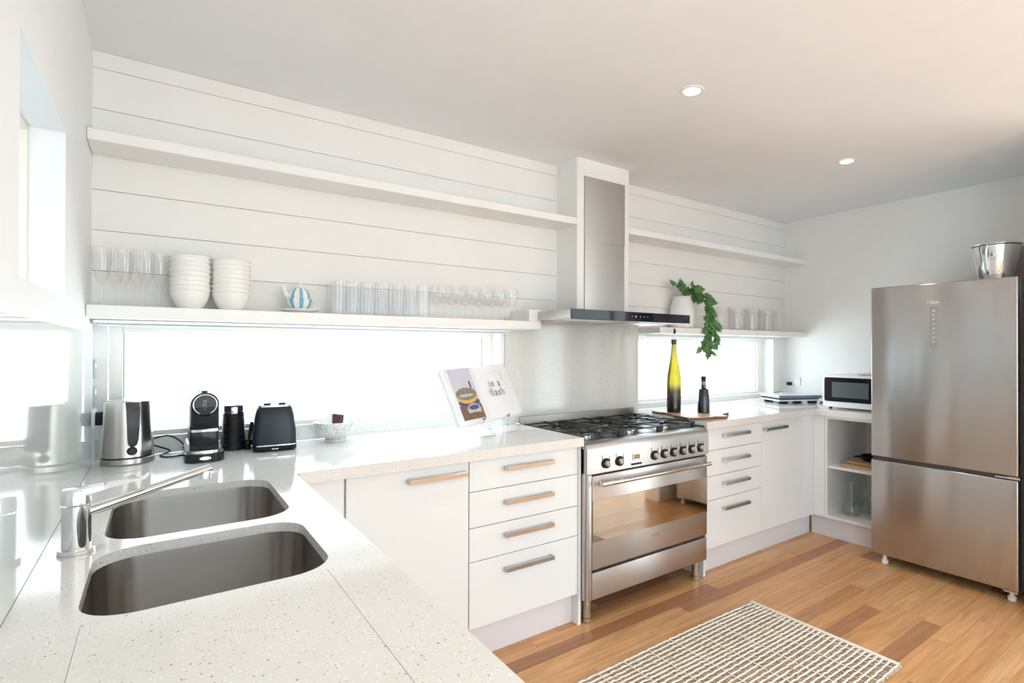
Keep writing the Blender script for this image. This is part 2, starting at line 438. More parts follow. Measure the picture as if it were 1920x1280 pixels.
# rear sliding doors
d = struct('door_1', MB().box(.3, 2.4, YB-.08, YB-.03, 2.24, 2.3).box(.3,.36,YB-.08,YB-.03,0,2.24).box(2.34,2.4,YB-.08,YB-.03,0,2.24).box(1.32,1.38,YB-.08,YB-.03,0,2.24).box(.36,2.34,YB-.08,YB-.03,0,.05), FRAME)
for a, b2 in ((.36,1.32),(1.38,2.34)):
    MB().box(a, b2, YB-.06, YB-.052, .05, 2.24).build('pane', PANE, d)
d = struct('door_2', MB().box(XF+.03,XF+.08,-5.8,-3.4,2.24,2.3).box(XF+.03,XF+.08,-5.8,-5.74,0,2.24).box(XF+.03,XF+.08,-3.46,-3.4,0,2.24).box(XF+.03,XF+.08,-4.63,-4.57,0,2.24).box(XF+.03,XF+.08,-5.74,-3.46,0,.05), FRAME)
for a, b2 in ((-5.74,-4.63),(-4.57,-3.46)):
    MB().box(XF+.05,XF+.058,a,b2,.05,2.24).build('pane', PANE, d)
d = struct('window_fill', MB().box(-.15,-.10,-5.2,-3.5,2.19,2.25).box(-.15,-.10,-5.2,-3.5,.2,.26).box(-.15,-.10,-5.2,-5.14,.26,2.19).box(-.15,-.10,-3.56,-3.5,.26,2.19), FRAME)  # unseen window added to bring light in from the left
MB().box(-.13,-.122,-5.14,-3.56,.26,2.19).build('pane', PANE, d)
struct('bounce_slab', MB().box(-2, XF+6, YB-7, YB-.12, -.16, -.05).box(XF+.12, XF+6, YB-.12, 2, -.16, -.05), mat('pale_bounce_slab', (.74,.74,.73), .8))  # unseen pale slab added outdoors to bounce sunlight up to the ceiling

struct('wall_light_block', MB().box(-.98, -.86, -2.9, 1.6, -.1, 3.3), mat('blocker_grey', (.36,.38,.40), .8))  # unseen wall added to keep sky light off the niche window

# bulkhead round the flue
struct('wall_bulkhead', MB().box(2.085, 2.137, -.2, Y0, 1.50, H).box(2.449, 2.485, -.2, Y0, 1.50, H).box(2.137, 2.449, -.2, Y0, 2.322, H).box(2.137,2.449,-.12,Y0,1.50,2.322), SHELF)

# windows
def window(name, x0, x1, z0, z1, fw, fr, y0=.095):
    yb = .155
    w = struct(name, MB().box(x0, x0+fw, y0, yb, z0, z1, .003).box(x1-fr, x1, y0, yb, z0, z1, .003).box(x0+fw, x1-fr, y0, yb, z1-.028, z1, .003).box(x0+fw, x1-fr, y0, yb, z0, z0+.022, .003), FRAME)
    MB().box(x0+fw-.004, x0+fw+.004, y0+.012, y0+.03, z0+.02, z1-.026).box(x1-fr-.004, x1-fr+.004, y0+.012, y0+.03, z0+.02, z1-.026).build('glazing_gasket', GREYPL, w)
    MB().box(x0+fw, x1-fr, y0+.03, y0+.036, z0+.02, z1-.025).build('pane', PANE, w)
window('window_1', .045, 1.70, .972, 1.412, .042, .055)
window('window_2', 2.76, 4.335, .945, 1.408, .05, .085)
struct('trim_1', MB().box(1.70, 1.727, 0.0, .155, .90, 1.43).box(0, 1.727, .0, .155, 1.412, 1.43), SHELF)
struct('trim_2', MB().box(4.335, 4.372, 0.0, .155, .90, 1.43).box(2.75, 4.36, .0, .155, 1.408, 1.43), SHELF)
nw = struct('window_3', MB().box(-.20,-.07,-1.32,-1.30,1.45,1.89,.002).box(-.20,-.07,-.727,-.715,1.45,1.89,.002).box(-.20,-.07,-1.30,-.727,1.878,1.89,.002).box(-.20,-.07,-1.30,-.727,1.45,1.462,.002), FRAME)
MB().box(-.175,-.169,-1.30,-.727,1.462,1.878).build('pane', PANE, nw)

# ------------------------------------------------------------------ shelves, splashbacks, tracks
def shelf(name, mb, label):
    return tag(mb.build(name, SHELF), label, 'shelf')
shelf('wall_shelf', MB().box(.001, 2.084, -.2, -.001, 2.033, 2.072, .002, 1), 'long empty upper shelf left of the range hood, painted ivory')
shelf('wall_shelf', MB().box(.001, 1.842, -.2, -.001, 1.428, 1.4715, .002, 1).box(1.765, 1.842, -.2, -.001, 1.4717, 1.534, .002, 1), 'long lower shelf over the wide window carrying glasses, bowls and teapot')
shelf('wall_shelf', MB().box(2.486, 4.513, -.2, -.001, 2.033, 2.072, .002, 1), 'empty upper shelf right of the range hood')
shelf('wall_shelf', MB().box(2.76, 4.513, -.2, -.001, 1.425, 1.4655, .002, 1), 'lower shelf right of the range hood carrying vase and jars')
for x0, x1, lb in ((.008, 1.742, 'slim aluminium blind track under the left lower shelf'), (2.80, 4.40, 'slim aluminium blind track under the right lower shelf')):
    t = thing('blind_track', lb, 'blind track', ((x0+x1)/2, -.03, 1.404))
    w_ = (x1-x0)/2
    MB().box(-w_, w_, -.022, .022, .009, .0235, .002, 1).build('head_rail', ALU, t)
    MB().box(-w_+.012, w_-.012, -.012, .012, 0, .009, .002, 1).build('bottom_rail', WHITEPL, t)
tag(MB().box(1.729, 2.748, -.012, .0115, .9012, 1.5).build('stone_splashback', QUARTZ), 'grey speckled stone splashback panel behind the cooker', 'splashback')
GSP = mat('white_backpainted_glass', (.74,.77,.76), .05, var=.005, ior=1.52)
tag(MB().box(.0005, .0065, -2.6, -.012, .9012, 1.378).build('glass_splashback', GSP), 'glossy white glass splashback along the left wall behind the tap', 'splashback')

# ------------------------------------------------------------------ benchtops
bt = thing('benchtop', 'pale speckled L-shaped quartz worktop with twin sink cut-outs, left of the cooker', 'worktop', (0,0,0))
h1 = rrect(.10, .475, -1.118, -.622, .085, 8); h2 = rrect(.093, .472, -1.55, -1.17, .08, 8)
outer = [(.0068,.088),(.0068,-2.6),(.102,-2.6),(.102,-1.5535),(.454,-1.5535),(.454,-2.6),(.565,-2.6),(.565,-.624),(.5745,-.624),(.5745,.088)]
mb = slab_mb(outer, [h1, h2], .878, .90); mb.box(.545,.565,-2.6,-.624,.858,.878)
mb.build('slab', QUARTZ, bt)
slab_mb([(.1026,-2.6),(.4532,-2.6),(.4532,-1.5542),(.1026,-1.5542)], [], .878, .90).build('slab', QUARTZ, bt)
MB().box(.5757,1.807,-.624,.088,.878,.90,.0012,1).box(.5757,1.807,-.624,-.604,.858,.879).build('slab', QUARTZ, bt)
MB().box(.0068,1.70,.0885,.0945,.9005,.972,.001,1).build('upstand', QUARTZ, bt)
bt2 = thing('benchtop', 'pale speckled quartz worktop right of the cooker, under bottles and microwave', 'worktop', (0,0,0))
MB().box(2.712,4.512,-.624,.088,.878,.90,.0012,1).box(2.712,3.91,-.624,-.604,.858,.879).build('slab', QUARTZ, bt2)
MB().box(3.89,4.512,-1.072,-.6245,.878,.90,.0012,1).box(3.89,3.91,-1.072,-.604,.858,.879).build('slab', QUARTZ, bt2)
MB().box(2.765,4.358,.0885,.0945,.9005,.945,.001,1).build('upstand', QUARTZ, bt2)

# ------------------------------------------------------------------ sinks and tap
def sink(x0, x1, y0, y1, r, label):
    cx, cy = (x0+x1)/2, (y0+y1)/2
    t = thing('sink', label, 'sink', (cx, cy, .69), 0, 'undermount sinks')
    def ring(ins, rr, z): return [(px-cx, py-cy, z) for px, py in rrect(x0+ins, x1-ins, y0+ins, y1-ins, rr, 8)]
    rings = [ring(-.02, r+.02, .187), ring(-.004, r+.004, .187), ring(-.003, r+.003, .17), ring(.004, r, .04), ring(.012, r-.01, .018), ring(.035, r-.03, .006), ring(.06, max(r-.05,.02), .003)]
    MB().loft(rings, False, True).build('bowl', STEELS, t)
    MB().lathe([(.042,.004),(.042,.007),(.030,.007),(.026,.002)], 28, (0,0,0)).build('drain', CHROME, t)
    return t
sink(.10, .475, -1.118, -.622, .085, 'larger stainless steel undermount sink bowl, the farther one beside the tap')
sink(.093, .472, -1.55, -1.17, .08, 'shallower stainless steel undermount sink bowl nearest the camera')
tp = thing('mixer_tap', 'chrome single lever mixer tap beside the sinks', 'tap', (.062, -1.147, .9005))
MB().lathe([(.030,0),(.030,.006),(.027,.009),(.0235,.009),(.0235,.098),(.0245,.099)], 36).build('body', CHROME, tp)
MB().lathe([(.0243,.1015),(.0243,.127),(.021,.132),(.0,.134)], 36).build('lever_cap', CHROME, tp)
lv = MB()
lv.loft([[(x_,yy*w_,zz*h_+z_) for yy,zz in ((-1,-1),(1,-1),(1,1),(-1,1))] for x_,w_,h_,z_ in ((.0,.021,.007,.124),(.03,.019,.005,.128),(.06,.014,.0035,.132),(.11,.008,.0025,.137),(.118,.007,.0025,.143))])
lv.build('lever', CHROME, tp, rot=(0,0,R(6)))
sp_ = MB()
d_ = Vector((.225, .065, .055)); 
rg = []
for k in range(9):
    f = k/8; c_ = Vector((.010,.004,.078)) + d_*f
    w_ = .0125 - .001*f; hh = .011 - .003*f
    side = Vector((-d_.y, d_.x, 0)).normalized(); upv = Vector((-.2,-.05,1)).normalized()
    rg.append([tuple(c_ + side*w_*math.cos(a)*(1 if abs(math.cos(a))<.8 else 1) + upv*hh*math.sin(a)) for a in [2*math.pi*j/16 for j in range(16)]])
sp_.loft(rg); sp_.build('spout', CHROME, tp)
e_ = Vector((.010,.004,.078)) + d_*.95
MB().lathe([(.0115,-.022),(.012,-.004),(.010,.0)], 20, tuple(e_)).build('aerator', CHROME, tp)

# ------------------------------------------------------------------ base cabinets
def handle(parent, xc, z, w, axis='x', yf=-.6):
    mb = MB()
    mb.box(xc-w/2, xc+w/2, -.030, -.022, z-.0095, z+.0095, .0012, 1)
    mb.box(xc-w/2, xc-w/2+.010, -.0225, 0, z-.0085, z+.0085, .001, 1).box(xc+w/2-.010, xc+w/2, -.0225, 0, z-.0085, z+.0085, .001, 1)
    return mb.build('handle', HANDLE, parent)
def front(parent, name, x0, x1, z0, z1, hx=None, hw=.25, hz=None):
    # parent origin at (X, -.6, 0); fronts are 18 mm thick
    f = MB().box(x0, x1, 0, .018, z0, z1, .0015, 1).build(name, CAB, parent)
    if hx is not None:
        h = handle(f, hx, hz, hw)
    return f
cab = thing('base_cabinet', 'narrow plain white corner filler cabinet beside the sink run, left of the tall door', 'cabinet', (.58, -.6, 0))
MB().box(0, .148, 0, .018, .145, .855, .0015, 1).build('filler_panel', CAB, cab)
MB().box(0, .151, .0185, .55, .145, .856).build('carcass', CABIN, cab)
MB().box(0, .151, .05, .062, .0, .144).build('kickboard', KICK, cab)
cab = thing('base_cabinet', 'white gloss cupboard with one tall door, between corner filler and left four drawers', 'cabinet', (.733, -.6, 0))
front(cab, 'door', .002, .4845, .150, .855, .347, .245, .81)
MB().box(0, .486, .0185, .68, .145, .856).build('carcass', CABIN, cab)
MB().box(0, .486, .05, .062, 0, .144).build('kickboard', KICK, cab)
def drawers(x0, w, label, hxo, endl=None, endr=None):
    c = thing('drawer_cabinet', label, 'cabinet', (x0, -.6, 0))
    zz = [.150, .431, .573, .724, .855]
    for a, b2, hz in zip(zz[:-1], zz[1:], (.370, .519, .660, .807)):
        front(c, 'drawer', .002, w-.002, a+.0015, b2-.0015, hxo, .25, hz)
    MB().box(0, w, .0185, .68, .145, .856).build('carcass', CABIN, c)
    MB().box(0, w, .05, .062, 0, .144).build('kickboard', KICK, c)
    if endl is not None: MB().box(endl, endl+.017, .001, .68, 0, .857).build('end_panel', CAB, c)
    return c
drawers(1.220, .570, 'white gloss four drawer cabinet left of the cooker', 1.5095-1.22, .5715)
drawers(2.727, .555, 'white gloss four drawer cabinet right of the cooker', 3.001-2.727, -.0185)
cab = thing('base_cabinet', 'white gloss cupboard with one tall door, right of the drawers beyond the cooker', 'cabinet', (3.283, -.6, 0))
front(cab, 'door', .002, .49, .150, .855, .136, .25, .806)
MB().box(.492, .625, 0, .018, .145, .857).build('filler_panel', CAB, cab)
MB().box(0, .617, .0185, .68, .145, .856).build('carcass', CABIN, cab)
MB().box(0, .66, .05, .062, 0, .144).build('kickboard', KICK, cab)
# return along the right wall: filler and open shelf unit (front faces -X)
cab = thing('shelf_cabinet', 'white open-fronted cabinet with one inner shelf under the microwave beside the fridge', 'cabinet', (3.91, -.62, 0))
MB().box(0, .018, -.062, .02, .145, .857).build('filler_panel', CAB, cab)
MB().box(0, .59, -.082, -.064, .145, .857, .001, 1).build('side_panel', CAB, cab)
MB().box(0, .59, -.45, -.432, .145, .857, .001, 1).build('side_panel', CAB, cab)
MB().box(0, .59, -.432, -.082, .145, .163).build('base_panel', CABIN, cab)
MB().box(.0, .59, -.432, -.082, .838, .856).build('top_rail', CABIN, cab)
MB().box(.58, .59, -.432, -.082, .163, .838).build('back_panel', CABIN, cab)
MB().box(.012, .58, -.4315, -.0825, .492, .508).build('shelf', CABIN, cab)
MB().box(.045, .057, -.45, .06, 0, .144).build('kickboard', KICK, cab)
# left run under the sinks (its front looks +X, away from the camera)
cab = thing('base_cabinet', 'white cabinet run carrying the sink worktop, seen only as its top edge', 'cabinet', (.545, -1.6, 0))
for a in (-.97,-.46,.05,.52):
    dr = MB().box(-.018, 0, a, a+.455, .15, .855, .0015, 1).build('door', CAB, cab)
    MB().box(.022,.030,a+.2,a+.4,.80,.82).box(0,.022,a+.2,a+.21,.80,.82).box(0,.022,a+.39,a+.4,.80,.82).build('handle', HANDLE, dr)
MB().box(-.54,-.0185,-.98,-.96,.145,.856).box(-.54,-.0185,.94,.96,.145,.66).box(-.54,-.52,-.96,.96,.145,.68).box(-.52,-.0185,-.96,.96,.145,.163).build('carcass', CABIN, cab)
MB().box(-.06,-.05,-.97,.98,0,.144).build('kickboard', KICK, cab)

# ------------------------------------------------------------------ range cooker
ck = thing('range_cooker', 'wide stainless steel freestanding range cooker with gas hob', 'cooker', (1.812, -.62, 0))
W = .888
bd = MB().box(0, W, .0, .58, .115, .846, .004).build('body', STEEL, ck)
cp = MB()
prof = [(-.022,.722),(-.024,.828),(-.020,.848),(-.010,.862),(.012,.870),(.05,.870),(.05,.722)]
cp.add([(x_, y_, z_) for x_ in (0, W) for y_, z_ in prof], [tuple(range(7)), tuple(reversed(range(7,14)))] + [(i, (i+1)%7, (i+1)%7+7, i+7) for i in range(7)], True)
cp.build('control_panel', STEEL, ck, sharp=25)
for i, kx in enumerate((1.929, 2.018, 2.264, 2.337, 2.410, 2.484, 2.557, 2.630)):
    k = MB(); k.lathe([(.0175,0),(.0175,.006),(.0165,.008),(.0145,.024),(.012,.027),(0,.027)], 24)
    k.xf(Matrix.Rotation(R(90), 4, 'X')); ko = k.build('knob', POLISH, ck, loc=(kx-1.812, -.0238, .766))
    MB().lathe([(.0185,0),(.0245,0),(.0245,.007),(.0225,.009),(.0185,.009)], 24, close=True).xf(Matrix.Rotation(R(90),4,'X')).build('bezel', BLACKM, ko)
    MB().box(-.003,.003,-.0335,-.0262,-.0125,.0125,.001,1).build('grip', POLISH, ko)
    MB().box(-.024,-.022,-.001,0,.018,.042).build('marking', BLACKM, ko)
    MB().box(.022,.024,-.001,0,.014,.034).build('marking', BLACKM, ko)
ds = MB().box(-.026,.026,-.0275,-.023,-.016,.016,.001,1).build('clock_display', POLISH, ck, loc=(2.133-1.812, 0, .775))
MB().box(-.019,.019,-.0282,-.0273,-.011,.011).build('screen', mat('clock_screen',(.22,.17,.10),.2), ds)
text_obj('digits', '12:00', .013, mat('clock_digits',(.75,.6,.3),.4), ds, (0,-.0284,0), (R(90),0,0), .0002)
MB().box(-.036,.036,-.026,-.0232,-.0045,.0045,.001,1).build('clock_button', BLACKM, ck, loc=(2.133-1.812,0,.738))
od = MB().box(.032, W-.012, -.022, 0, .262, .712, .003).build('oven_door', STEEL, ck)
MB().box(.034, W-.014, -.0245, -.0218, .395, .592, .0005, 1).build('door_glass', OVENG, od)
hb = MB().tube([(.055,-.066,.678),(W-.035,-.066,.678)], .0115, 16, 1.0)
for hx in (.075, W-.055): hb.tube([(hx,-.022,.674),(hx,-.045,.676),(hx,-.064,.678)], [.014,.011,.010], 12)
hb.build('handle', POLISH, od)
text_obj('engraved_lettering', 'smeg', .030, mat('engraving',(.40,.385,.37),.4,.9), od, (.46,-.0226,.352), (R(90),0,0), .0003)
MB().box(.006, .030, -.020, 0, .118, .718, .002).build('side_trim', STEEL, ck)
MB().box(.03, W-.008, -.0035, .0, .2475, .262).build('shadow_gap', GAP, ck)
MB().box(.03,W-.008,-.0035,0,.7125,.7218).build('shadow_gap', GAP, ck)
MB().box(.032, W-.012, -.020, 0, .118, .247, .003).build('storage_drawer', STEEL, ck)
for fx, fy in ((.028,.02),(W-.06,.02),(.028,.54),(W-.06,.54)):
    MB().lathe([(.022,0),(.026,.003),(.026,.018),(.0215,.021),(.0215,.116)], 24).build('foot', POLISH, ck, loc=(fx+.012, fy+.012, 0))
# hob
hobt = MB().box(0, W, .05, .585, .846, .8665, .003).build('hob', STEEL, ck)
MB().box(.02, W-.02, .07, .575, .8662, .868, .001, 1).build('spill_tray', BLACKG, hobt)
MB().box(.004, W-.004, .590, .606, .846, .940, .002, 1).build('backguard', STEEL, ck)
BR = ((.15,.19,.034),(.15,.45,.026),(.444,.18,.03),(.444,.44,.05),(.738,.19,.026),(.738,.45,.034))
for bx, by, br in BR:
    bo = MB().lathe([(br+.012,0),(br+.012,.006),(br,.010),(br,.018),(br-.003,.019)], 28).build('burner', POLISH, ck, loc=(bx, by, .8681))
    MB().lathe([(br-.002,.019),(br-.001,.025),(br-.006,.029),(0,.029)], 28).build('burner_cap', IRON, bo)
for gi, gx in enumerate((.015, .303, .591)):
    g = MB(); w_ = .282; zt = .044
    def bar(x0, y0, x1, y1, z0=.036, z1=None, th=.006):
        z1 = z1 or zt
        dx, dy = x1-x0, y1-y0; l = math.hypot(dx, dy); nx, ny = -dy/l*th, dx/l*th
        g.add([(x0+nx,y0+ny,z0),(x0-nx,y0-ny,z0),(x1-nx,y1-ny,z0),(x1+nx,y1+ny,z0),(x0+nx,y0+ny,z1),(x0-nx,y0-ny,z1),(x1-nx,y1-ny,z1),(x1+nx,y1+ny,z1)],
              [(0,3,2,1),(4,5,6,7),(0,1,5,4),(1,2,6,5),(2,3,7,6),(3,0,4,7)])
    ya, yb = .075, .565
    bar(.006, ya, w_-.006, ya); bar(.006, yb, w_-.006, yb); bar(.006, ya, .006, yb); bar(w_-.006, ya, w_-.006, yb); bar(.006,(ya+yb)/2,w_-.006,(ya+yb)/2)
    for cy_ in (.197, .443):
        cx_ = w_/2
        for ang in (0,90,180,270):
            ux, uy = math.cos(R(ang)), math.sin(R(ang))
            ex = cx_-.006 if ux else .1165
            bar(cx_+ux*.028, cy_+uy*.028, cx_+ux*ex, cy_+uy*ex, .036, .050)
    for px_, py_ in ((.006,ya),(w_-.006,ya),(.006,yb),(w_-.006,yb)):
        g.box(px_-.009,px_+.009,py_-.009,py_+.009,.0,.046,.002,1)
    gob = g.build('pan_support', IRON, ck, loc=(gx, 0, .8682)); gob.scale = (1, 1, .70)

# ------------------------------------------------------------------ range hood
hd = thing('range_hood', 'stainless range hood with black glass control front and chimney flue over the cooker', 'hood', (2.262, -.25, 1.474))
MB().box(-.44, .44, -.246, .2355, .003, .048, .002, 1).build('canopy', STEEL, hd)
bf = MB().box(-.442, .440, -.252, -.2462, .001, .050, .0015, 1).build('control_front', BLACKGL, hd)
for k, xx in enumerate((-.028, .0, .034, .062, .088)):
    m_ = MB().lathe([(.0045 if k == 1 else .0028,0),(0,.0005)], 12).xf(Matrix.Rotation(R(90),4,'X'))
    m_.build('indicator', mat('indicator_light',(.3,.3,.7),.4,emit=(.25,.25,1.0) if k==1 else (.6,.6,.65),es=1.2 if k==1 else .35), bf, loc=(xx, -.2522, .026))
uf = MB().box(-.42,.42,-.225,.2,0,.003,.001,1).build('underside_panel', POLISH, hd)
for xx in (-.21, .21): MB().box(xx-.185,xx+.185,-.12,.17,-.003,.0,.001,1).build('grease_filter', STEEL, hd)
ch = MB().box(-.124, .186, .045, .13, .4735, .847).build('upper_flue', STEEL, hd)
MB().box(-.1225, .1845, .0475, .13, .048, .473).build('lower_flue', STEEL, hd)

# ------------------------------------------------------------------ fridge
fr = thing('fridge_freezer', 'tall stainless steel two door fridge freezer', 'fridge', (3.72, -1.4555, 0))
FW = .37
MB().box(.064, .70, -FW+.003, FW-.003, .045, 1.70, .004).build('cabinet', DARKST, fr)
ud = MB().box(0, .06, -FW, FW, .662, 1.705, .008, 3).build('upper_door', STEELF, fr)
MB().box(0, .06, -FW, FW, .062, .642, .008, 3).build('lower_door', STEELF, fr)
MB().box(.012, .066, -FW+.006, FW-.006, .640, .664).build('door_gap', GAP, fr)
cpn = MB().box(-.0015, 0, .0, .042, 1.335, 1.568, .0004, 1).build('control_strip', mat('control_strip_grey',(.36,.345,.335),.35,.6), ud, loc=(0,-.0, 0))
for k in range(7):
    MB().box(-.0022,-.0014,.015,.027,1.362+k*.026,1.3632+k*.026+.008,.0002,1).build('button', mat('button_mark',(.55,.53,.52),.5) if k==0 else bpy.data.materials['button_mark'], cpn)
MB().box(-.0022,-.0014,.012,.030,1.54,1.552).build('readout', bpy.data.materials['button_mark'], cpn)
text_obj('brand_lettering', 'Haier', .030, mat('lettering_silver',(.85,.84,.83),.3,.6), ud, (-.0008, .021, 1.595), (R(90),0,R(-90)), .0006)
MB().box(.005,.045,-FW-.006,-FW+.05,.646,.658,.001,1).box(-.004,.02,-FW+.02,-FW+.10,.648,.656,.001,1).build('hinge', CHROME, fr)
MB().box(.01,.05,-FW+.005,-FW+.07,.050,.060,.001,1).build('hinge', CHROME, fr)
for yy in (-FW+.04, FW-.06):
    for xx in (.05, .62):
        MB().lathe([(.018,0),(.020,.003),(.020,.022),(.012,.024),(.012,.05)], 20).build('foot', WHITEPL, fr, loc=(xx, yy, 0))
bk = thing('ice_bucket', 'polished steel bucket standing on top of the fridge', 'bucket', (3.875, -1.69, 1.7055))
MB().lathe([(.078,0),(.080,.004),(.080,.012),(.083,.02),(.112,.185),(.118,.190),(.118,.195),(.110,.195),(.108,.188),(.080,.022),(0,.02)], 56).build('body', CHROME, bk)
MB().tube([(.116*math.cos(R(a)), .116*math.sin(R(a)), .193) for a in range(0,361,12)], .003, 8).build('rim', CHROME, bk)
bx = thing('storage_box', 'mauve grey box with red lower edge on the fridge top behind the bucket', 'box', (4.16, -1.70, 1.7055))
MB().box(-.14,.10,-.125,.125,.008,.20,.004).build('body', PINKBOX, bx)
MB().box(-.141,.101,-.126,.126,0,.009,.001,1).build('base_edge', REDL, bx)

# ------------------------------------------------------------------ rug
rug = thing('rug', 'woven jute rug with white cotton cords on the oak floor', 'rug', (2.06, -1.327, .0))
RL, RW = 1.18, .715
jb = MB(); nx_, ny_ = 25, 28
for j in range(ny_):
    yc = -RW/2 + (j+.5)*RW/ny_
    for i in range(nx_):
        x0 = -RL/2 + i*RL/nx_; x1 = x0 + RL/nx_ - .004
        z_ = .008 + random.uniform(0,.003); dy = random.uniform(-.0015,.0015)
        w_ = RW/ny_/2 - .0035
        a = [(x0,yc-w_+dy,.002),(x0,yc+w_+dy,.002),(x0+.004,yc+w_*.6+dy,z_),(x0+.004,yc-w_*.6+dy,z_)]
        b_ = [(x1,yc-w_+dy,.002),(x1,yc+w_+dy,.002),(x1-.004,yc+w_*.6+dy,z_),(x1-.004,yc-w_*.6+dy,z_)]
        jb.add(a+b_, [(0,3,2,1),(4,5,6,7),(3,7,6,2),(0,4,7,3),(1,2,6,5)], True)
jb.build('jute_weave', JUTE, rug, kind='stuff')
MB().box(-RL/2, RL/2-.01, -RW/2+.003, RW/2-.003, .0008, .004).build('backing', JUTE, rug)
cd = MB()
for j in range(ny_+1):
    yc = -RW/2 + j*RW/ny_; bend = .010
    pts = []
    for i in range(61):
        u = i/60; x_ = -RL/2 + u*RL
        pts.append((x_, yc + .0012*math.sin(i*1.9+j) + bend*math.exp(-((1-u)/.07))*(-1 if j>20 else .6) * (0 if j in (0,) else 1) + .003*math.sin(u*7+j*.6), .0085 + .002*math.sin(i*math.pi*25/30.0)))
    cd.tube(pts, .0046, 5)
cd.build('cotton_cords', CORD, rug, kind='stuff')
cc = MB()
for i in range(1, nx_):
    x_ = -RL/2 + i*RL/nx_ - .002
    cc.tube([(x_+.002*math.sin(k*1.3+i), -RW/2 + RW*k/28, .0098) for k in range(29)], .0012 if i % 3 else .0027, 4)
cc.build('cross_cords', CORD, rug, kind='stuff')
MB().box(RL/2-.014, RL/2+.006, -RW/2-.002, RW/2+.004, .001, .014, .004).build('hem', CORD, rug)
fg = MB()
for i in range(150):
    x_ = -RL/2 + RL*(i+.5)/150
    for s_ in (-1, 1):
        y_ = s_*RW/2; q = random.uniform(.008,.016)
        fg.tube([(x_, y_-s_*.002, .008),(x_+random.uniform(-.003,.003), y_+s_*q*.6, .009),(x_+random.uniform(-.005,.005), y_+s_*q, .003)], .0022, 4)
fg.build('tufted_edge', mat('edge_twine',(.62,.54,.44),.9,var=.5,vscale=90), rug, kind='stuff')

# ------------------------------------------------------------------ ceiling lights
for i, (x_, y_) in enumerate(((1.985,-1.135),(3.366,-1.108),(.6,-1.13),(.6,-2.7),(1.985,-2.7),(3.366,-2.7),(1.985,-4.4),(3.366,-4.4),(4.9,-3.4))):
    lab = ('round recessed downlight, the nearer and larger lit one in the ceiling', 'round recessed downlight, the farther lit one toward the fridge')[i] if i < 2 else 'round recessed downlight behind the camera, ' + ('over the sink bench','over the bench end at the camera','over the kitchen middle','near the fridge nib wall','by the rear doors','by the rear right corner','over the living area')[i-2]
    t = thing('downlight', lab, 'ceiling light', (x_, y_, H), 0, 'recessed downlights' if i < 2 else 'recessed downlights behind the camera')
    MB().lathe([(.034,-.0005),(.036,-.004),(.050,-.003),(.051,0)], 40).build('rim', DRIM, t)
    MB().lathe([(.0345,-.0048),(.02,-.0052),(0,-.0054)], 32).build('lamp', DLAMP, t)
    l = bpy.data.lights.new('downlight_lamp', 'SPOT'); l.energy = 9; l.color = (1,.90,.78); l.spot_size = R(110); l.spot_blend = .8; l.shadow_soft_size = .035
    lo = bpy.data.objects.new('downlight_lamp', l); lo.location = (x_, y_, H-.012); COL.objects.link(lo)

# ------------------------------------------------------------------ things on the left lower shelf
ZS = 1.4722
ORD = ['first','second','third','fourth','fifth','sixth','seventh','eighth']
def flute_mesh():
    return MB().lathe([(0,0),(.030,.0),(.030,.0015),(.006,.004),(.004,.010),(.0038,.055),(.007,.066),(.010,.072),(.020,.105),(.0265,.145),(.0275,.18),(.026,.205),(.0252,.205),(.0265,.18),(.0255,.145),(.019,.106),(.008,.078),(0,.074)], 28)
fl0 = None
for r_, (yy, pos) in enumerate(((-.155,'front row'),(-.085,'back row against the boards'))):
    for k, xx in enumerate((.038, .098, .158) if r_ == 0 else (.072, .134, .200)):
        lb = 'clear champagne flute, %s from the left wall in the %s' % (ORD[k], pos)
        if fl0 is None:
            fl0 = flute_mesh().build('champagne_flute', GLASS, loc=(xx, yy, ZS)); o = fl0
        else:
            o = fl0.copy(); COL.objects.link(o); o.location = (xx, yy, ZS)
        tag(o, lb, 'glass', 'champagne flutes on the shelf')
bwl0 = None
for s_, (xx, yy, nm) in enumerate(((.292,-.105,'the stack beside the flutes'),(.425,-.105,'the stack beside the teapot'))):
    for k in range(8):
        lb = 'white bowl, %s from the bottom of %s' % (ORD[k], nm)
        if bwl0 is None:
            o = bwl0 = MB().lathe([(.036,0),(.037,.003),(.046,.012),(.057,.034),(.0632,.058),(.0632,.069),(.0665,.0715),(.0665,.0765),(.0615,.078),(.060,.06),(.053,.035),(.042,.014),(0,.010)], 44).build('bowl', PORC)
        else:
            o = bwl0.copy(); COL.objects.link(o)
        o.location = (xx + random.uniform(-.0012,.0012), yy, ZS + k*.0178); tag(o, lb, 'bowl', 'white bowls in two stacks')
# striped tea-for-one set
def striped(prof, n, nstripe, name, parent, loc):
    mb = MB(); mb.lathe(prof, n); o = mb.build(name, PORC, parent, loc=loc)
    o.data.materials.append(BLUE)
    for p in o.data.polygons:
        c = p.center
        a = (math.atan2(c.y, c.x) / (2*math.pi) * nstripe) % 1.0
        if a < .48 and c.z > prof[1][1] + .001 and c.z < o['zt'] if 'zt' in o else False: p.material_index = 1
    return o
def stripes(o, nst, z0, z1, rmin, ph=0.0):
    if len(o.data.materials) < 2: o.data.materials.append(BLUE)
    for p in o.data.polygons:
        c = p.center; a = (math.atan2(c.y, c.x)/(2*math.pi)*nst + ph) % 1.0
        if a < .46 and z0 < c.z < z1 and math.hypot(c.x, c.y) > rmin: p.material_index = 1
TX, TY = .672, -.105
tag(MB().lathe([(.040,0),(.046,.004),(.070,.010),(.076,.014),(.0755,.0165),(.045,.009),(0,.008)], 48).build('saucer', PORC, loc=(TX, TY, ZS)), 'white saucer under the blue striped cup', 'saucer')
tc_ = thing('teacup', 'blue and white vertically striped cup holding the teapot', 'cup', (TX, TY, ZS+.0092))
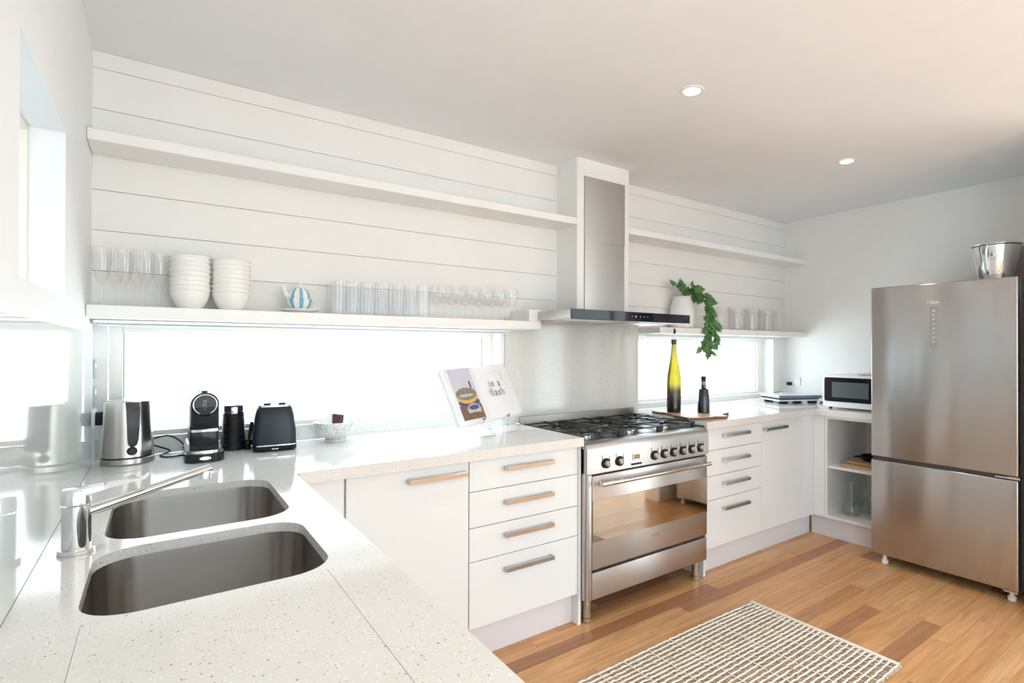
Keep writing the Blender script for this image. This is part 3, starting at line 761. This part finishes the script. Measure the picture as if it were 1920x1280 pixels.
cu_ = MB().lathe([(.026,0),(.028,.004),(.038,.012),(.049,.030),(.0535,.050),(.0525,.051),(.044,.030),(.035,.014),(0,.008)], 96).build('body', PORC, tc_, rot=(0,0,R(-8)))
stripes(cu_, 8, .003, .0505, .027, .1)
MB().tube([(.049+.024*math.sin(t), 0, .030+.017*math.cos(t)) for t in [math.pi*k/12 for k in range(13)]], .003, 8).build('handle', PORC, tc_, rot=(0,0,R(0)))
tpot = thing('teapot', 'small blue and white striped teapot nested on the striped cup', 'teapot', (TX, TY, ZS+.0605))
po = MB().lathe([(.030,-.008),(.043,-.001),(.0445,.008),(.042,.022),(.034,.036),(.024,.045),(.016,.049),(0,.050)], 96).build('body', PORC, tpot, rot=(0,0,R(-8)))
stripes(po, 8, -.001, .046, .018, .1)
MB().lathe([(.016,.0495),(.015,.0535),(.006,.056),(.005,.060),(.009,.064),(.0095,.069),(.005,.073),(0,.0735)], 28).build('lid', PORC, tpot)
MB().tube([(-.040,0,.010),(-.052,0,.020),(-.058,0,.038),(-.064,0,.052),(-.070,0,.058)], [.013,.011,.008,.006,.0055], 12).build('spout', PORC, tpot)
MB().tube([(.040+.027*math.sin(t), 0, .024+.019*math.cos(t)) for t in [math.pi*k/12 for k in range(13)]], .0032, 8).build('handle', PORC, tpot)
# highball tumblers: seven columns, three rows deep
tum0 = None
for r_, rn in enumerate(('front row','middle row','back row')):
    for k in range(7):
        xx = .822 + k*.0612 + (.006 if k > 3 else 0); yy = -.166 + r_*.0615
        if tum0 is None:
            o = tum0 = MB().lathe([(.024,0),(.0265,.002),(.0288,.146),(.0278,.147),(.0262,.145),(.0240,.014),(0,.012)], 32).build('tumbler', GLASS)
        else:
            o = tum0.copy(); COL.objects.link(o)
        o.location = (xx, yy, ZS)
        tag(o, 'tall clear tumbler on the lower shelf, %s from the teapot side in the %s' % (ORD[k], rn), 'glass', 'tall tumblers on the lower shelf')
wg0 = None
for r_, rn in enumerate(('front row','back row')):
    for k in range(6):
        xx = 1.302 + k*.0765; yy = -.155 + r_*.082
        if wg0 is None:
            o = wg0 = MB().lathe([(0,0),(.031,0),(.031,.0015),(.008,.004),(.0038,.010),(.0036,.062),(.010,.070),(.028,.088),(.0345,.112),(.034,.136),(.030,.165),(.0293,.165),(.0333,.136),(.0338,.112),(.027,.089),(.006,.073),(0,.072)], 32).build('wine_glass', GLASS)
        else:
            o = wg0.copy(); COL.objects.link(o)
        o.location = (xx, yy, ZS)
        tag(o, 'stemmed wine glass on the lower shelf, %s from the tumblers in the %s' % (ORD[k], rn), 'glass', 'wine glasses on the lower shelf')

# ------------------------------------------------------------------ right lower shelf: vase, plant, jars
ZR = 1.4665
vs_ = tag(MB().lathe([(.055,0),(.075,.004),(.088,.04),(.090,.09),(.080,.15),(.066,.190),(.060,.205),(.064,.218),(.060,.220),(.055,.206),(.062,.185),(.082,.09),(.075,.02),(0,.012)], 48).build('vase', mat('matte_white_ceramic',(.80,.79,.77),.5), loc=(3.075,-.105,ZR)), 'matte white round-shouldered vase beside the range hood', 'vase')
pl = thing('trailing_plant', 'green trailing leafy plant hanging from the white vase', 'plant', (3.10, -.115, ZR+.20))
def leaf_mesh(L_=.06, W_=.030):
    # lobed pointed leaf, gently cupped, with thickness
    out = [(0,0),(.10,.20),(.02,.55),(.30,.42),(.36,1.0),(.56,.62),(.68,.78),(.72,.40),(1.0,0)]
    top = [(x_*L_, y_*W_) for x_, y_ in out]; bot = [(x_*L_, -y_*W_) for x_, y_ in out[1:-1]][::-1]
    poly = top + bot; n = len(poly)
    def z_(x_, y_): return -.35*abs(y_) - .25*x_*x_/L_
    v = [(x_, y_, z_(x_,y_)) for x_, y_ in poly] + [(x_, y_, z_(x_,y_)-.0008) for x_, y_ in poly]
    mid = len(v); v += [(L_*.45, 0, .001)]; v += [(L_*.45, 0, .0002)]
    f = [(i, (i+1)%n, mid) for i in range(n)] + [((i+1)%n+n, i+n, mid+1) for i in range(n)] + [(i, i+n, (i+1)%n+n, (i+1)%n) for i in range(n)]
    me = bpy.data.meshes.new('leaf'); me.from_pydata(v, [], f); me.materials.append(LEAF); me.update(); return me
LM = [leaf_mesh(.070,.034), leaf_mesh(.055,.026), leaf_mesh(.085,.030)]
random.seed(11)
stems = MB(); leaves = 0
trails = [
 ([(0,0,-.02),(-.03,-.01,.035),(-.075,-.01,.075),(-.10,-.02,.085)], 9),
 ([(0,0,-.02),(.0,-.03,.05),(.03,-.05,.07),(.08,-.07,.045),(.12,-.10,.0)], 16),
 ([(0,0,-.02),(.03,-.02,.05),(.08,-.06,.03),(.10,-.11,-.06),(.10,-.12,-.16),(.07,-.125,-.26),(.04,-.125,-.33)], 28),
 ([(0,0,-.02),(.05,-.03,.04),(.10,-.08,.0),(.125,-.115,-.09),(.115,-.13,-.18),(.11,-.13,-.27),(.10,-.13,-.36)], 28),
 ([(0,0,-.02),(.04,-.03,.06),(.12,-.07,.02),(.15,-.11,-.06),(.15,-.125,-.15),(.165,-.13,-.25),(.18,-.13,-.30)], 24),
 ([(0,0,-.02),(.02,-.01,.04),(.07,-.02,.06),(.13,-.06,.04),(.16,-.08,.0)], 12),
]
for pts, nl in trails:
    P = [Vector(p) for p in pts]
    def at(u):
        s = u*(len(P)-1); i = min(int(s), len(P)-2); f = s-i
        a = P[max(i-1,0)]; b_ = P[i]; c_ = P[i+1]; d2 = P[min(i+2,len(P)-1)]
        return .5*((2*b_)+(c_-a)*f+(2*a-5*b_+4*c_-d2)*f*f+(3*b_-a-3*c_+d2)*f**3)
    stems.tube([at(k/20) for k in range(21)], .0018, 6)
    for k in range(nl):
        u = .22 + .78*(k+random.random()*.6)/nl; u = min(u, .999)
        p = at(u); t_ = (at(min(u+.02,1)) - at(max(u-.02,0))).normalized()
        o = bpy.data.objects.new('leaf', random.choice(LM)); COL.objects.link(o); o.parent = pl; leaves += 1
        dirv = (t_*random.uniform(.3,.9) + Vector((random.uniform(-1,1), random.uniform(-1,.35), random.uniform(-.5,.5)))).normalized()
        if p.z < -.02: dirv = (dirv + Vector((0,-.15,-.55))).normalized()
        nrm = Vector((random.uniform(-.5,.5), -1, random.uniform(.0,1.0))).normalized()
        yv = nrm.cross(dirv).normalized(); zv = dirv.cross(yv)
        mm = Matrix((( dirv.x,yv.x,zv.x,p.x),(dirv.y,yv.y,zv.y,p.y),(dirv.z,yv.z,zv.z,p.z),(0,0,0,1)))
        s_ = random.uniform(.75,1.15); o.matrix_local = mm @ Matrix.Diagonal((s_,s_,s_,1))
stems.build('stems', LEAFST, pl)
j0 = None
for k, xx in enumerate((3.515, 3.715, 3.905, 4.105)):
    lb = 'wide clear glass jar on the right lower shelf, %s' % ('nearest the trailing plant','second from the plant','third from the plant','farthest from the plant')[k]
    if j0 is None:
        o = j0 = MB().lathe([(.058,0),(.064,.003),(.066,.010),(.066,.160),(.068,.166),(.066,.170),(.063,.168),(.0625,.160),(.0620,.012),(0,.008)], 40).build('glass_jar', GLASSJ)
    else:
        o = j0.copy(); COL.objects.link(o)
    o.location = (xx, -.105, ZR); tag(o, lb, 'jar', 'glass jars on the right shelf')

# ------------------------------------------------------------------ bench: kettle
ZB = .9008
kt = thing('kettle', 'brushed steel electric kettle with dark grey handle in the corner by the sockets', 'kettle', (.108, -.045, ZB))
MB().lathe([(.078,0),(.080,.003),(.079,.020),(.076,.022)], 56).build('power_base', STEEL, kt)
MB().lathe([(.0745,.0225),(.0765,.025),(.0755,.06),(.0730,.14),(.0705,.205),(.069,.226),(.067,.228),(.055,.232),(0,.238)], 56).build('body', STEELK, kt)
MB().lathe([(.0768,.0222),(.0775,.0240),(.0768,.0258)], 56).build('seam_ring', BLACKM, kt)
hk = MB()
rings = []
for z_, w_, o_ in ((.228,.017,.060),(.226,.019,.085),(.20,.0185,.098),(.14,.017,.104),(.095,.015,.100),(.075,.012,.090),(.066,.006,.078)):
    rings.append([(o_+ (.008 if s in (1,2) else -.012), (w_ if s in (0,1) else -w_), z_) for s in range(4)])
hk.loft(rings); hk.build('handle', mat('dark_grey_grip',(.045,.045,.05),.35), kt, rot=(0,0,R(-80)), sharp=60)
MB().lathe([(.015,0),(.015,.006),(.011,.008),(.011,.006),(0,.006)], 28).xf(Matrix.Rotation(R(90),4,'Y')).build('switch_dial', BLACKG, kt, loc=(.0765*math.cos(R(-80)), .0765*math.sin(R(-80)), .050), rot=(0,0,R(-80)))
MB().box(-.085,-.062,-.018,.018,.195,.222,.006).build('spout', STEELK, kt, rot=(0,0,R(-80)))
# ------------------------------------------------------------------ coffee machine (faces -Y)
cm = thing('coffee_machine', 'slim black capsule coffee machine with chrome dial ring', 'coffee machine', (.335, -.10, ZB))
MB().loft([[(px,py,z_) for px,py in rrect(-.063,.063,-.135,.14,.05,8)] for z_ in (0,.032)]).build('base_tray', BLACKG, cm, sharp=40)
MB().loft([[(px,py,z_) for px,py in rrect(-.057,.057,-.06,.135,.03,6)] for z_ in (.0322,.045)] + [[(px*.9,py,z_) for px,py in rrect(-.057,.057,-.06,.135,.03,6)] for z_ in (.062,)]).build('side_skirt', ALU, cm, sharp=40)
prof = []
for k in range(17):
    a = math.pi*k/16; prof.append((.0455*math.cos(a), .212+.043*math.sin(a)))
col = MB()
shape = [(-.0455,.032)] + [(-x_, z_) for x_, z_ in prof] + [(.0455,.032)]
col.add([(x_, y_, z_) for y_ in (-.075,.13) for x_, z_ in shape], [tuple(range(len(shape))), tuple(reversed(range(len(shape),2*len(shape))))] + [(i,(i+1)%len(shape),(i+1)%len(shape)+len(shape),i+len(shape)) for i in range(len(shape))], True)
col.build('body', BLACKM, cm, sharp=40)
MB().box(-.044,.044,-.105,-.076,.130,.205,.003).build('ribbed_front', BLACKM, cm)
rb = MB()
for k in range(9): rb.box(-.036,.036,-.1085,-.105,.134+k*.0078,.1375+k*.0078,.001,1)
rb.build('ribs', BLACKM, cm)
hdm = MB().lathe([(.0445,0),(.0445,.030),(.040,.034),(.036,.031),(0,.031)], 44).xf(Matrix.Rotation(R(90),4,'X')).build('dial_head', BLACKG, cm, loc=(0,-.075,.212))
MB().tube([(.0365*math.sin(R(a)), -.0345, -.0365*math.cos(R(a))) for a in range(28,333,8)], .0026, 8).build('chrome_ring', CHROME, hdm)
text_obj('machine_lettering', 'CITIZ', .015, GREYPL, hdm, (0,-.0316,0), (R(90),R(-90),0), .0003)
MB().box(-.010,.010,-.075,.10,.254,.262,.003).build('lever', BLACKG, cm)
MB().loft([[(px,py,z_) for px,py in rrect(-.043,.043,-.122,-.06,.012,5)] for z_ in (.112,.122)]).build('drip_lip', CHROME, cm, sharp=40)
MB().box(-.040,.040,-.090,-.0755,.060,.110,.004).build('cup_recess', BLACKG, cm)
MB().loft([[(px,py,z_) for px,py in rrect(-.045,.045,-.122,-.062,.02,5)] for z_ in (.0322,.042)]).build('drip_grid', POLISH, cm, sharp=40)
bg_ = MB().loft([[(x_,-.1355-d2,z_+.016) for x_,z_ in [(.018*math.cos(R(a)), .006*math.sin(R(a))) for a in range(0,360,15)]] for d2 in (-.002,.001)]).build('badge', POLISH, cm, sharp=30)
text_obj('badge_lettering', "DeLonghi", .0075, BLACKM, bg_, (0,-.1367,.016), (R(90),0,0), .0001)
fo = thing('milk_frother', 'black ribbed milk frother jug with clear lid beside the coffee machine', 'milk frother', (.447, .028, ZB))
MB().lathe([(.044,0),(.045,.004),(.044,.012),(.0425,.05),(.040,.12),(.038,.150),(.036,.152),(0,.152)], 44).build('jug', BLACKM, fo)
rr_ = MB()
for k in range(15): rr_.lathe([(.0440-.00035*k,.022+k*.0078),(.0452-.00035*k,.0235+k*.0078),(.0440-.00035*k,.025+k*.0078)], 40)
rr_.build('ribs', BLACKG, fo)
MB().lathe([(.0385,.152),(.039,.155),(.0385,.158)], 40).build('steel_band', CHROME, fo)
MB().lathe([(.0365,.1585),(.037,.162),(.0365,.182),(.034,.185),(0,.185)], 40).build('lid', mat('smoked_lid',(.03,.04,.07),.1,coat=.5), fo)
MB().box(-.012,.012,-.0385,-.034,.150,.178,.002).build('lid_clip', POLISH, fo)
# toaster
ts = thing('toaster', 'black two slot toaster with chrome top and base line', 'toaster', (.588, -.035, ZB), R(-6))
def tring(w, d2, z_, r=.025): return [(px,py,z_) for px,py in rrect(-w,w,-d2,d2,r,6)]
MB().loft([tring(.076,.098,0),tring(.080,.102,.006),tring(.080,.102,.022)]).build('base', BLACKG, ts, sharp=40)
MB().loft([tring(.0805,.1025,.0222),tring(.0805,.1025,.0262)]).build('chrome_line', CHROME, ts, sharp=40)
MB().loft([tring(.0790,.101,.0264),tring(.0775,.100,.08),tring(.0725,.096,.14),tring(.066,.091,.172),tring(.062,.088,.180)]).build('shell', TOASTB, ts, sharp=40)
tt = MB().loft([tring(.0615,.0875,.1802,.02),tring(.060,.086,.188,.02)]).build('top_plate', POLISH, ts, sharp=40)
for xx in (-.027,.027): MB().box(xx-.013,xx+.013,-.070,.070,.1882,.1945,.002,1).build('bread_slot', BLACKM, tt)
MB().box(-.012,.012,-.1028,-.101,.008,.012).build('badge', POLISH, ts)
MB().box(-.020,.020,.0985,.135,.12,.135,.003).build('lever', BLACKG, ts)
# scoop shape made up in place of the black plug between frother and toaster
sc_ = thing('plug_stand_in', 'black upright tapered handle shape between frother and toaster, standing in for a plug', 'scoop', (.4985, -.01, ZB))
MB().lathe([(.010,0),(.017,.006),(.019,.020),(.017,.024),(.015,.020),(.012,.008),(0,.005)], 24).build('bowl', BLACKG, sc_, loc=(-.004,0,.012))
MB().tube([(.0,.004,.034),(.004,.006,.060),(.010,.008,.095),(.0115,.009,.112)], [.003,.006,.0075,.005], 8, .5).build('handle', BLACKM, sc_)
MB().lathe([(.012,0),(.013,.004),(.010,.012)], 20).build('foot_ring', BLACKG, sc_, loc=(-.004,0,0))
# power cords
def cord(name, pts, r, owner):
    P = [Vector(p) for p in pts]; out = []
    for i in range(len(P)-1):
        a = P[max(i-1,0)]; b_ = P[i]; c_ = P[i+1]; d2 = P[min(i+2,len(P)-1)]
        for k in range(8):
            f = k/8; out.append(.5*((2*b_)+(c_-a)*f+(2*a-5*b_+4*c_-d2)*f*f+(3*b_-a-3*c_+d2)*f**3))
    out.append(P[-1])
    out = [p - owner.location for p in out]
    a = -owner.rotation_euler.z; out = [Matrix.Rotation(a,4,'Z') @ p for p in out]
    return MB().tube(out, r, 8).build(name, BLACKM, owner)
cord('power_cord', [(.285,.02,.93),(.262,.045,.955),(.235,.06,.972),(.205,.062,.972),(.175,.065,.962),(.14,.072,.95),(.08,.078,.93),(.04,.074,.92)], .0032, cm)
cord('power_cord', [(.272,-.03,.9045),(.240,-.045,.9045),(.215,-.030,.9045),(.205,.02,.9045),(.235,.060,.912),(.20,.073,.93),(.16,.074,.945),(.11,.078,.945)], .0032, kt)
# wall sockets on left wall at the window end
for z_, lb in ((1.245,'upper grey double power socket on the left wall above the kettle'),(1.145,'lower grey double power socket on the left wall above the kettle')):
    so = thing('power_socket', lb, 'socket', (.0, .045, z_), 0)
    MB().box(.0005,.009,-.035,.035,-.035,.035,.002,1).build('plate', GREYPL, so)
    MB().box(.009,.012,-.022,-.008,.005,.022,.001,1).box(.009,.012,.008,.022,.005,.022,.001,1).build('switch', WHITEPL, so)
pg = thing('power_plug', 'black plug pushed into the left wall socket behind the kettle', 'plug', (.012, .035, 1.06))
MB().box(.0,.026,-.020,.020,-.024,.024,.004).build('plug_body', BLACKM, pg)
MB().tube([(.026,0,0),(.042,0,-.004),(.055,-.005,-.03),(.06,-.01,-.06)], [.010,.007,.004,.003], 8).build('flex', BLACKM, pg)
MB().box(-.012,.0,-.03,.03,-.035,.035,.002,1).build('socket_plate', WHITEPL, pg)

# bowl with sachets
BX, BY = .838, -.020
tag(MB().lathe([(.044,0),(.045,.010),(.040,.013),(.060,.026),(.080,.052),(.090,.078),(.0905,.090),(.088,.0905),(.086,.078),(.076,.054),(.055,.030),(0,.018)], 56).build('patterned_bowl', DOTTY, loc=(BX, BY, ZB)), 'grey and white dotted footed bowl holding sachets', 'bowl')
def sachet(x_, y_, z_, w_, h_, rot, m_, label, name='sachet'):
    mb = MB(); n = 6; v = []; f = []
    for side in (1,-1):
        for i in range(n+1):
            for j in range(n+1):
                u, w2 = i/n*2-1, j/n*2-1
                v.append((u*w_/2, side*.004*(1-u**4)*(1-w2**4)+.0012*math.sin(7*u+3*w2), w2*h_/2))
    N = (n+1)**2
    for i in range(n):
        for j in range(n):
            a = i*(n+1)+j; f.append((a, a+1, a+n+2, a+n+1)); f.append((N+a, N+a+n+1, N+a+n+2, N+a+1))
    o = mb.add(v, f, True).build(name, m_, loc=(x_, y_, z_), rot=rot)
    return tag(o, label, 'sachet')
sachet(BX+.005, BY-.018, ZB+.086, .050, .075, (R(-20),R(12),R(8)), SACH2, 'dark red and black sachet upright in the middle of the dotted bowl')
sachet(BX-.035, BY-.008, ZB+.080, .060, .060, (R(-35),R(-30),R(-15)), mat('sachet_green',(.70,.78,.66),.35), 'pale green sachet leaning left in the dotted bowl')
sachet(BX+.035, BY-.004, ZB+.084, .050, .070, (R(-25),R(28),R(10)), SACH1, 'silver foil sachet leaning right in the dotted bowl')
sachet(BX+.004, BY+.016, ZB+.090, .055, .070, (R(-15),R(-6),R(3)), WHITEPL, 'white sachet at the back of the dotted bowl')

# cookbook on wire stand
RB = Euler((R(-25.6),0,0)).to_matrix().to_4x4()
Z18 = Matrix.Rotation(R(18.4),4,'Z')
BRm = Matrix.Translation((1.528,-.231,.965)) @ Z18 @ Matrix.Rotation(R(-25.6),4,'X') @ Matrix.Rotation(R(-2.8),4,'Y')
cb = thing('cookbook', 'open cookbook on a wire stand showing bagel picture and the words in a flash', 'book', (0,0,0))
cb.matrix_world = BRm @ Matrix.Scale(.955, 4)
bw, bh = .235, .305
def page(sgn, off, w_, name, th):
    # curved block of pages from the gutter outwards; local x right, y back, z up
    mb = MB(); n = 10; v = []
    for i in range(n+1):
        u = i/n; x_ = sgn*u*w_; y_ = -.016*math.sin(min(u*2.6,1.57)) *(1) + off*u*.0 - .004*u + .004
        v.append((x_, y_))
    V = []
    for (x_, y_) in v: V += [(x_, y_, 0),(x_, y_, bh),(x_, .012 - .002, bh),(x_, .012 - .002, 0)]
    F = []
    for i in range(n):
        a = i*4; b_ = a+4
        for k in range(4): F.append((a+k, a+(k+1)%4, b_+(k+1)%4, b_+k))
    F.append((0,3,2,1)); F.append((n*4, n*4+1, n*4+2, n*4+3))
    return mb.add(V, F, True).build(name, PAPER, cb, sharp=50)
page(-1, 0, bw, 'left_pages', .01); page(1, 0, bw, 'right_pages', .01)
MB().box(-bw-.006, bw+.006, .0102, .0135, -.004, bh+.004, .001, 1).build('cover', mat('book_cover',(.80,.79,.78),.5), cb)
yp = -.0164
pic = MB().box(-bw+.028, -.052, yp-.0006, yp, .02, bh-.008).build('page_picture', LILAC, cb)
def disc(name, cx_, cz_, rx, rz, m_, dy, parent=pic, a0=0, a1=360):
    P = [(cx_+rx*math.cos(R(a)), cz_+rz*math.sin(R(a))) for a in range(a0, a1, 12)]
    mb = MB(); mb.loft([[(x_, yp-.0006-dy, z_) for x_, z_ in P], [(x_, yp-.0004-dy, z_) for x_, z_ in P]]); return mb.build(name, m_, parent, sharp=20)
MB().box(-bw+.029, -.053, yp-.0009, yp-.0006, .021, .098).build('printed_table', PBROWN, pic)
disc('printed_plate', -.130, .112, .074, .024, PNAVY, .0004)
disc('printed_bread', -.132, .140, .070, .034, PORANGE, .0006)
disc('printed_seeds', -.132, .158, .071, .034, POLIVE, .0008)
disc('printed_filling', -.135, .150, .050, .008, PSILV, .0010)
disc('printed_cup', -.112, .070, .048, .034, PSILV, .0007)
disc('printed_coffee', -.112, .082, .036, .013, PNAVY, .0009)
disc('printed_saucer', -.118, .042, .055, .014, PBROWN, .0010)
MB().box(-.088, -.080, yp-.0012, yp-.0009, .186, .225).build('printed_knife', BLACKM, pic)
text_obj('page_title', 'in a\nflash', .062, PRINT, cb, (.100, yp-.0008, .168), (R(90),0,0), .0003, .80, 1.25)
MB().box(.10,.172,yp-.001,yp-.0003,.262,.2626).box(.1715,.1722,yp-.001,yp-.0003,.205,.262).build('page_rule', PRINT, cb)
bs = thing('book_stand', 'silver wire book stand with small curled feet under the cookbook', 'book stand', (1.528,-.231,ZB), R(18.4))
wires = MB()
for sx_ in (-.10, .075):
    wires.tube([(sx_,.147,.254),(sx_,.054,.060),(sx_,-.036,.056),(sx_,-.042,.078)], .0018, 8)
    wires.tube([(sx_-.035,-.055,.002),(sx_+.045,-.075,.002),(sx_+.02,.003,.057),(sx_-.035,-.055,.002)], .0018, 8)
    wires.tube([(sx_,.055,.062),(sx_,.10,.002),(sx_+.03,.10,.002)], .0018, 8)
wires.tube([(-.10,.054,.059),(.075,.054,.059)], .0018, 8)
wires.tube([(-.10,.112,.180),(.075,.112,.180)], .0018, 8)
wires.build('wire_frame', CHROME, bs)
for sx_ in (-.10, .075):
    MB().tube([(sx_-.014,-.041,.078),(sx_-.006,-.041,.084),(sx_,-.041,.077),(sx_+.006,-.041,.086),(sx_+.016,-.041,.092)], [.001,.004,.003,.004,.001], 8).build('page_holder', mat('antique_pewter',(.30,.28,.25),.35,.9) if sx_ < 0 else bpy.data.materials['antique_pewter'], bs)

# ------------------------------------------------------------------ right bench: serving board, bottles
sb = thing('serving_board', 'live-edge wooden serving board under the two bottles', 'board', (2.90, -.335, ZB))
pts_ = [(-.115,.235),(-.14,.17),(-.128,.10),(-.15,.03),(-.19,-.03),(-.20,-.10),(-.215,-.165),(-.16,-.20),(-.08,-.225),(-.02,-.225),(.025,-.255),(.055,-.25),(.06,-.215),(.10,-.17),(.19,-.15),(.225,-.13),(.22,-.10),(.16,-.09),(.12,-.04),(.10,.05),(.08,.15),(.05,.225),(-.03,.25)]
MB().prism([(x_*.99,y_*.99) for x_,y_ in pts_], .0, .013).build('bark_edge', BARK, sb)
MB().prism(pts_, .0132, .0165).build('top_face', WOOD, sb)
ZT = ZB + .0168
b1 = thing('tall_bottle', 'tall yellow-green glass bottle with metal pourer on the serving board', 'bottle', (2.823, -.262, ZT))
MB().lathe([(.040,0),(.0455,.004),(.0465,.12),(.0460,.19),(.043,.235),(.034,.29),(.024,.34),(.0175,.39),(.0155,.43),(.0158,.455),(.0145,.460),(.0,.460)], 44).build('glass_body', BOTTLE, b1)
MB().lathe([(.0167,.435),(.0172,.438),(.0172,.466),(.0,.467)], 24).build('collar', mat('dark_foil',(.07,.06,.04),.4), b1)
MB().tube([(0,0,.466),(0,0,.490),(.002,0,.505),(.006,0,.520)], [.007,.0045,.0045,.004], 10).build('pourer', CHROME, b1)
MB().tube([(.003,0,.503),(.008,0,.520),(.004,0,.538)], [.006,.008,.004], 8).build('pourer_cap', BLACKG, b1)
b2 = thing('small_bottle', 'short dark square-shouldered bottle with black cap on the serving board', 'bottle', (2.955, -.395, ZT))
MB().lathe([(.037,0),(.039,.003),(.0375,.06),(.0320,.142),(.0290,.150),(.0170,.156),(.0155,.162),(.0150,.205),(0,.205)], 40).build('glass_body', mat('near_black_glass',(.012,.012,.030),.10,coat=.4), b2)
MB().lathe([(.0155,.2055),(.0158,.208),(.0158,.232),(0,.233)], 24).build('cap', BLACKM, b2)
MB().lathe([(.0150,.176),(.0154,.178),(.0154,.196),(.0150,.198)], 24).build('neck_label', mat('grey_gold_label',(.35,.32,.24),.5), b2)
MB().lathe([(.03655,.048),(.03665,.049),(.03655,.0505)], 40).build('gold_line', mat('gold_ink',(.6,.45,.15),.4,.5), b2)

# sandwich press
sp2 = thing('sandwich_press', 'flat silver and black sandwich press in the corner left of the microwave', 'sandwich press', (4.19, -.25, ZB), R(-24))
MB().box(-.18,.18,-.115,.135,.018,.032,.006).build('lower_plate', ALU, sp2)
MB().box(-.178,.178,-.113,.133,.0325,.044,.004).build('grill_plates', BLACKM, sp2)
MB().box(-.185,.185,-.122,.140,.0445,.066,.009,3).build('upper_lid', ALU, sp2)
MB().box(-.188,.188,-.134,-.118,.040,.063,.006).build('front_handle', mat('slate_blue_grip',(.10,.13,.18),.35), sp2)
MB().tube([(-.17,-.02,.064),(-.17,-.02,.082),(-.10,-.02,.084),(-.10,-.02,.066)], .005, 8).build('hinge_loop', POLISH, sp2)
for xx in (-.13,.13):
    for yy in (-.09,.10): MB().box(xx-.035,xx+.035,yy-.014,yy+.014,0,.018,.004).build('foot', BLACKM, sp2)
cord('power_cord', [(4.40,-.41,.905),(4.36,-.46,.91),(4.31,-.475,.92),(4.28,-.46,.912),(4.32,-.43,.906),(4.40,-.46,.906)], .0045, sp2)
os_ = thing('power_socket', 'white double power outlet on the right wall above the sandwich press', 'socket', (XR, -.085, 1.05))
MB().box(-.010,-.0005,-.060,.060,-.037,.037,.002,1).build('plate', WHITEPL, os_)
MB().box(-.013,-.010,-.045,-.030,.008,.026,.001,1).box(-.013,-.010,.030,.045,.008,.026,.001,1).box(-.012,-.010,-.008,.008,.012,.024,.001,1).build('switch', mat('switch_grey_white',(.72,.72,.73),.4), os_)
pg2 = thing('power_plug', 'black plug in the white right wall outlet', 'plug', (XR-.0105, -.055, 1.028))
MB().box(-.030,0,-.018,.018,-.014,.014,.004).build('plug_body', BLACKM, pg2)
# microwave
mw = thing('microwave', 'white microwave with black door on the right worktop', 'microwave', (4.02, -.838, ZB))
MB().box(.012,.40,-.225,.225,.012,.238,.006).build('case', WHITEPL, mw)
ff = MB().box(-.004,.012,-.227,.227,.010,.240,.006).build('front_frame', WHITEPL, mw)
dd = MB().loft([[(x_, py, pz) for py,pz in rrect(-.215,.211,.052,.222,.014,5)] for x_ in (-.0042,-.010)]).build('door', BLACKGL, mw, sharp=40)
MB().box(-.0108,-.0098,-.10,.155,.082,.190,.0004,1).build('viewing_window', mat('grey_mesh_window',(.10,.12,.13),.15), dd)
MB().box(-.0106,-.0098,-.19,-.13,.18,.205,.0004,1).build('clock_panel', mat('panel_dark',(.02,.03,.05),.2), mw)
for yy in (-.19,.19):
    for xx in (.04,.36): MB().lathe([(.012,0),(.012,.012)],16).build('foot', BLACKM, mw, loc=(xx,yy,0))
tag(MB().box(-.10,.12,-.12,.10,0,.008,.001,1).build('booklet', mat('pinkish_paper',(.70,.62,.62),.5), loc=(4.24,-.90,ZB+.2412)), 'thin pinkish booklet lying on the microwave', 'booklet')

# open cabinet contents
cbd = thing('chopping_board', 'wooden chopping board on the inner shelf of the open cabinet, lower of two', 'board', (4.16,-.868,.5082), R(4))
MB().box(-.185,.18,-.125,.12,0,.016,.005).build('board_body', BAMB, cbd)
cbd = thing('chopping_board', 'darker wooden chopping board lying on top of the other in the open cabinet', 'board', (4.20,-.875,.5252), R(-3))
MB().box(-.16,.16,-.115,.10,0,.012,.004).build('board_body', WOOD, cbd)
pn = thing('frying_pan', 'black pan with handle resting on the chopping boards beside the fridge', 'pan', (4.19,-.905,.5382))
MB().lathe([(.068,0),(.085,.006),(.098,.034),(.096,.036),(.084,.010),(0,.005)], 36).build('pan_body', BLACKM, pn)
MB().tube([(-.09,.02,.030),(-.13,.035,.042),(-.18,.045,.048),(-.20,.048,.046)], [.008,.011,.012,.008], 10, .6).build('handle', BLACKM, pn)
tag(MB().lathe([(.052,0),(.062,.004),(.064,.020),(.056,.06),(.040,.10),(.025,.14),(.022,.165),(.026,.20),(.033,.225),(.0315,.226),(.024,.20),(.020,.165),(.023,.14),(.038,.10),(.054,.06),(.0615,.022),(.05,.009),(0,.008)], 40).build('carafe', GREENG, loc=(4.045,-.805,.1638)), 'clear glass carafe with flared neck in the bottom of the open cabinet', 'carafe')
j0 = None
for k, (xx, yy, lb) in enumerate(((4.17,-.86,'square-shouldered glass jar behind the carafe in the open cabinet'),(4.07,-.955,'glass jar beside the fridge edge in the open cabinet'))):
    if j0 is None: o = j0 = MB().lathe([(.040,0),(.046,.003),(.048,.012),(.048,.150),(.044,.168),(.037,.175),(.037,.195),(.0355,.195),(.0355,.174),(.045,.150),(.045,.014),(0,.008)], 36).build('storage_jar', GREENG)
    else: o = j0.copy(); COL.objects.link(o)
    o.location = (xx, yy, .1638); tag(o, lb, 'jar')
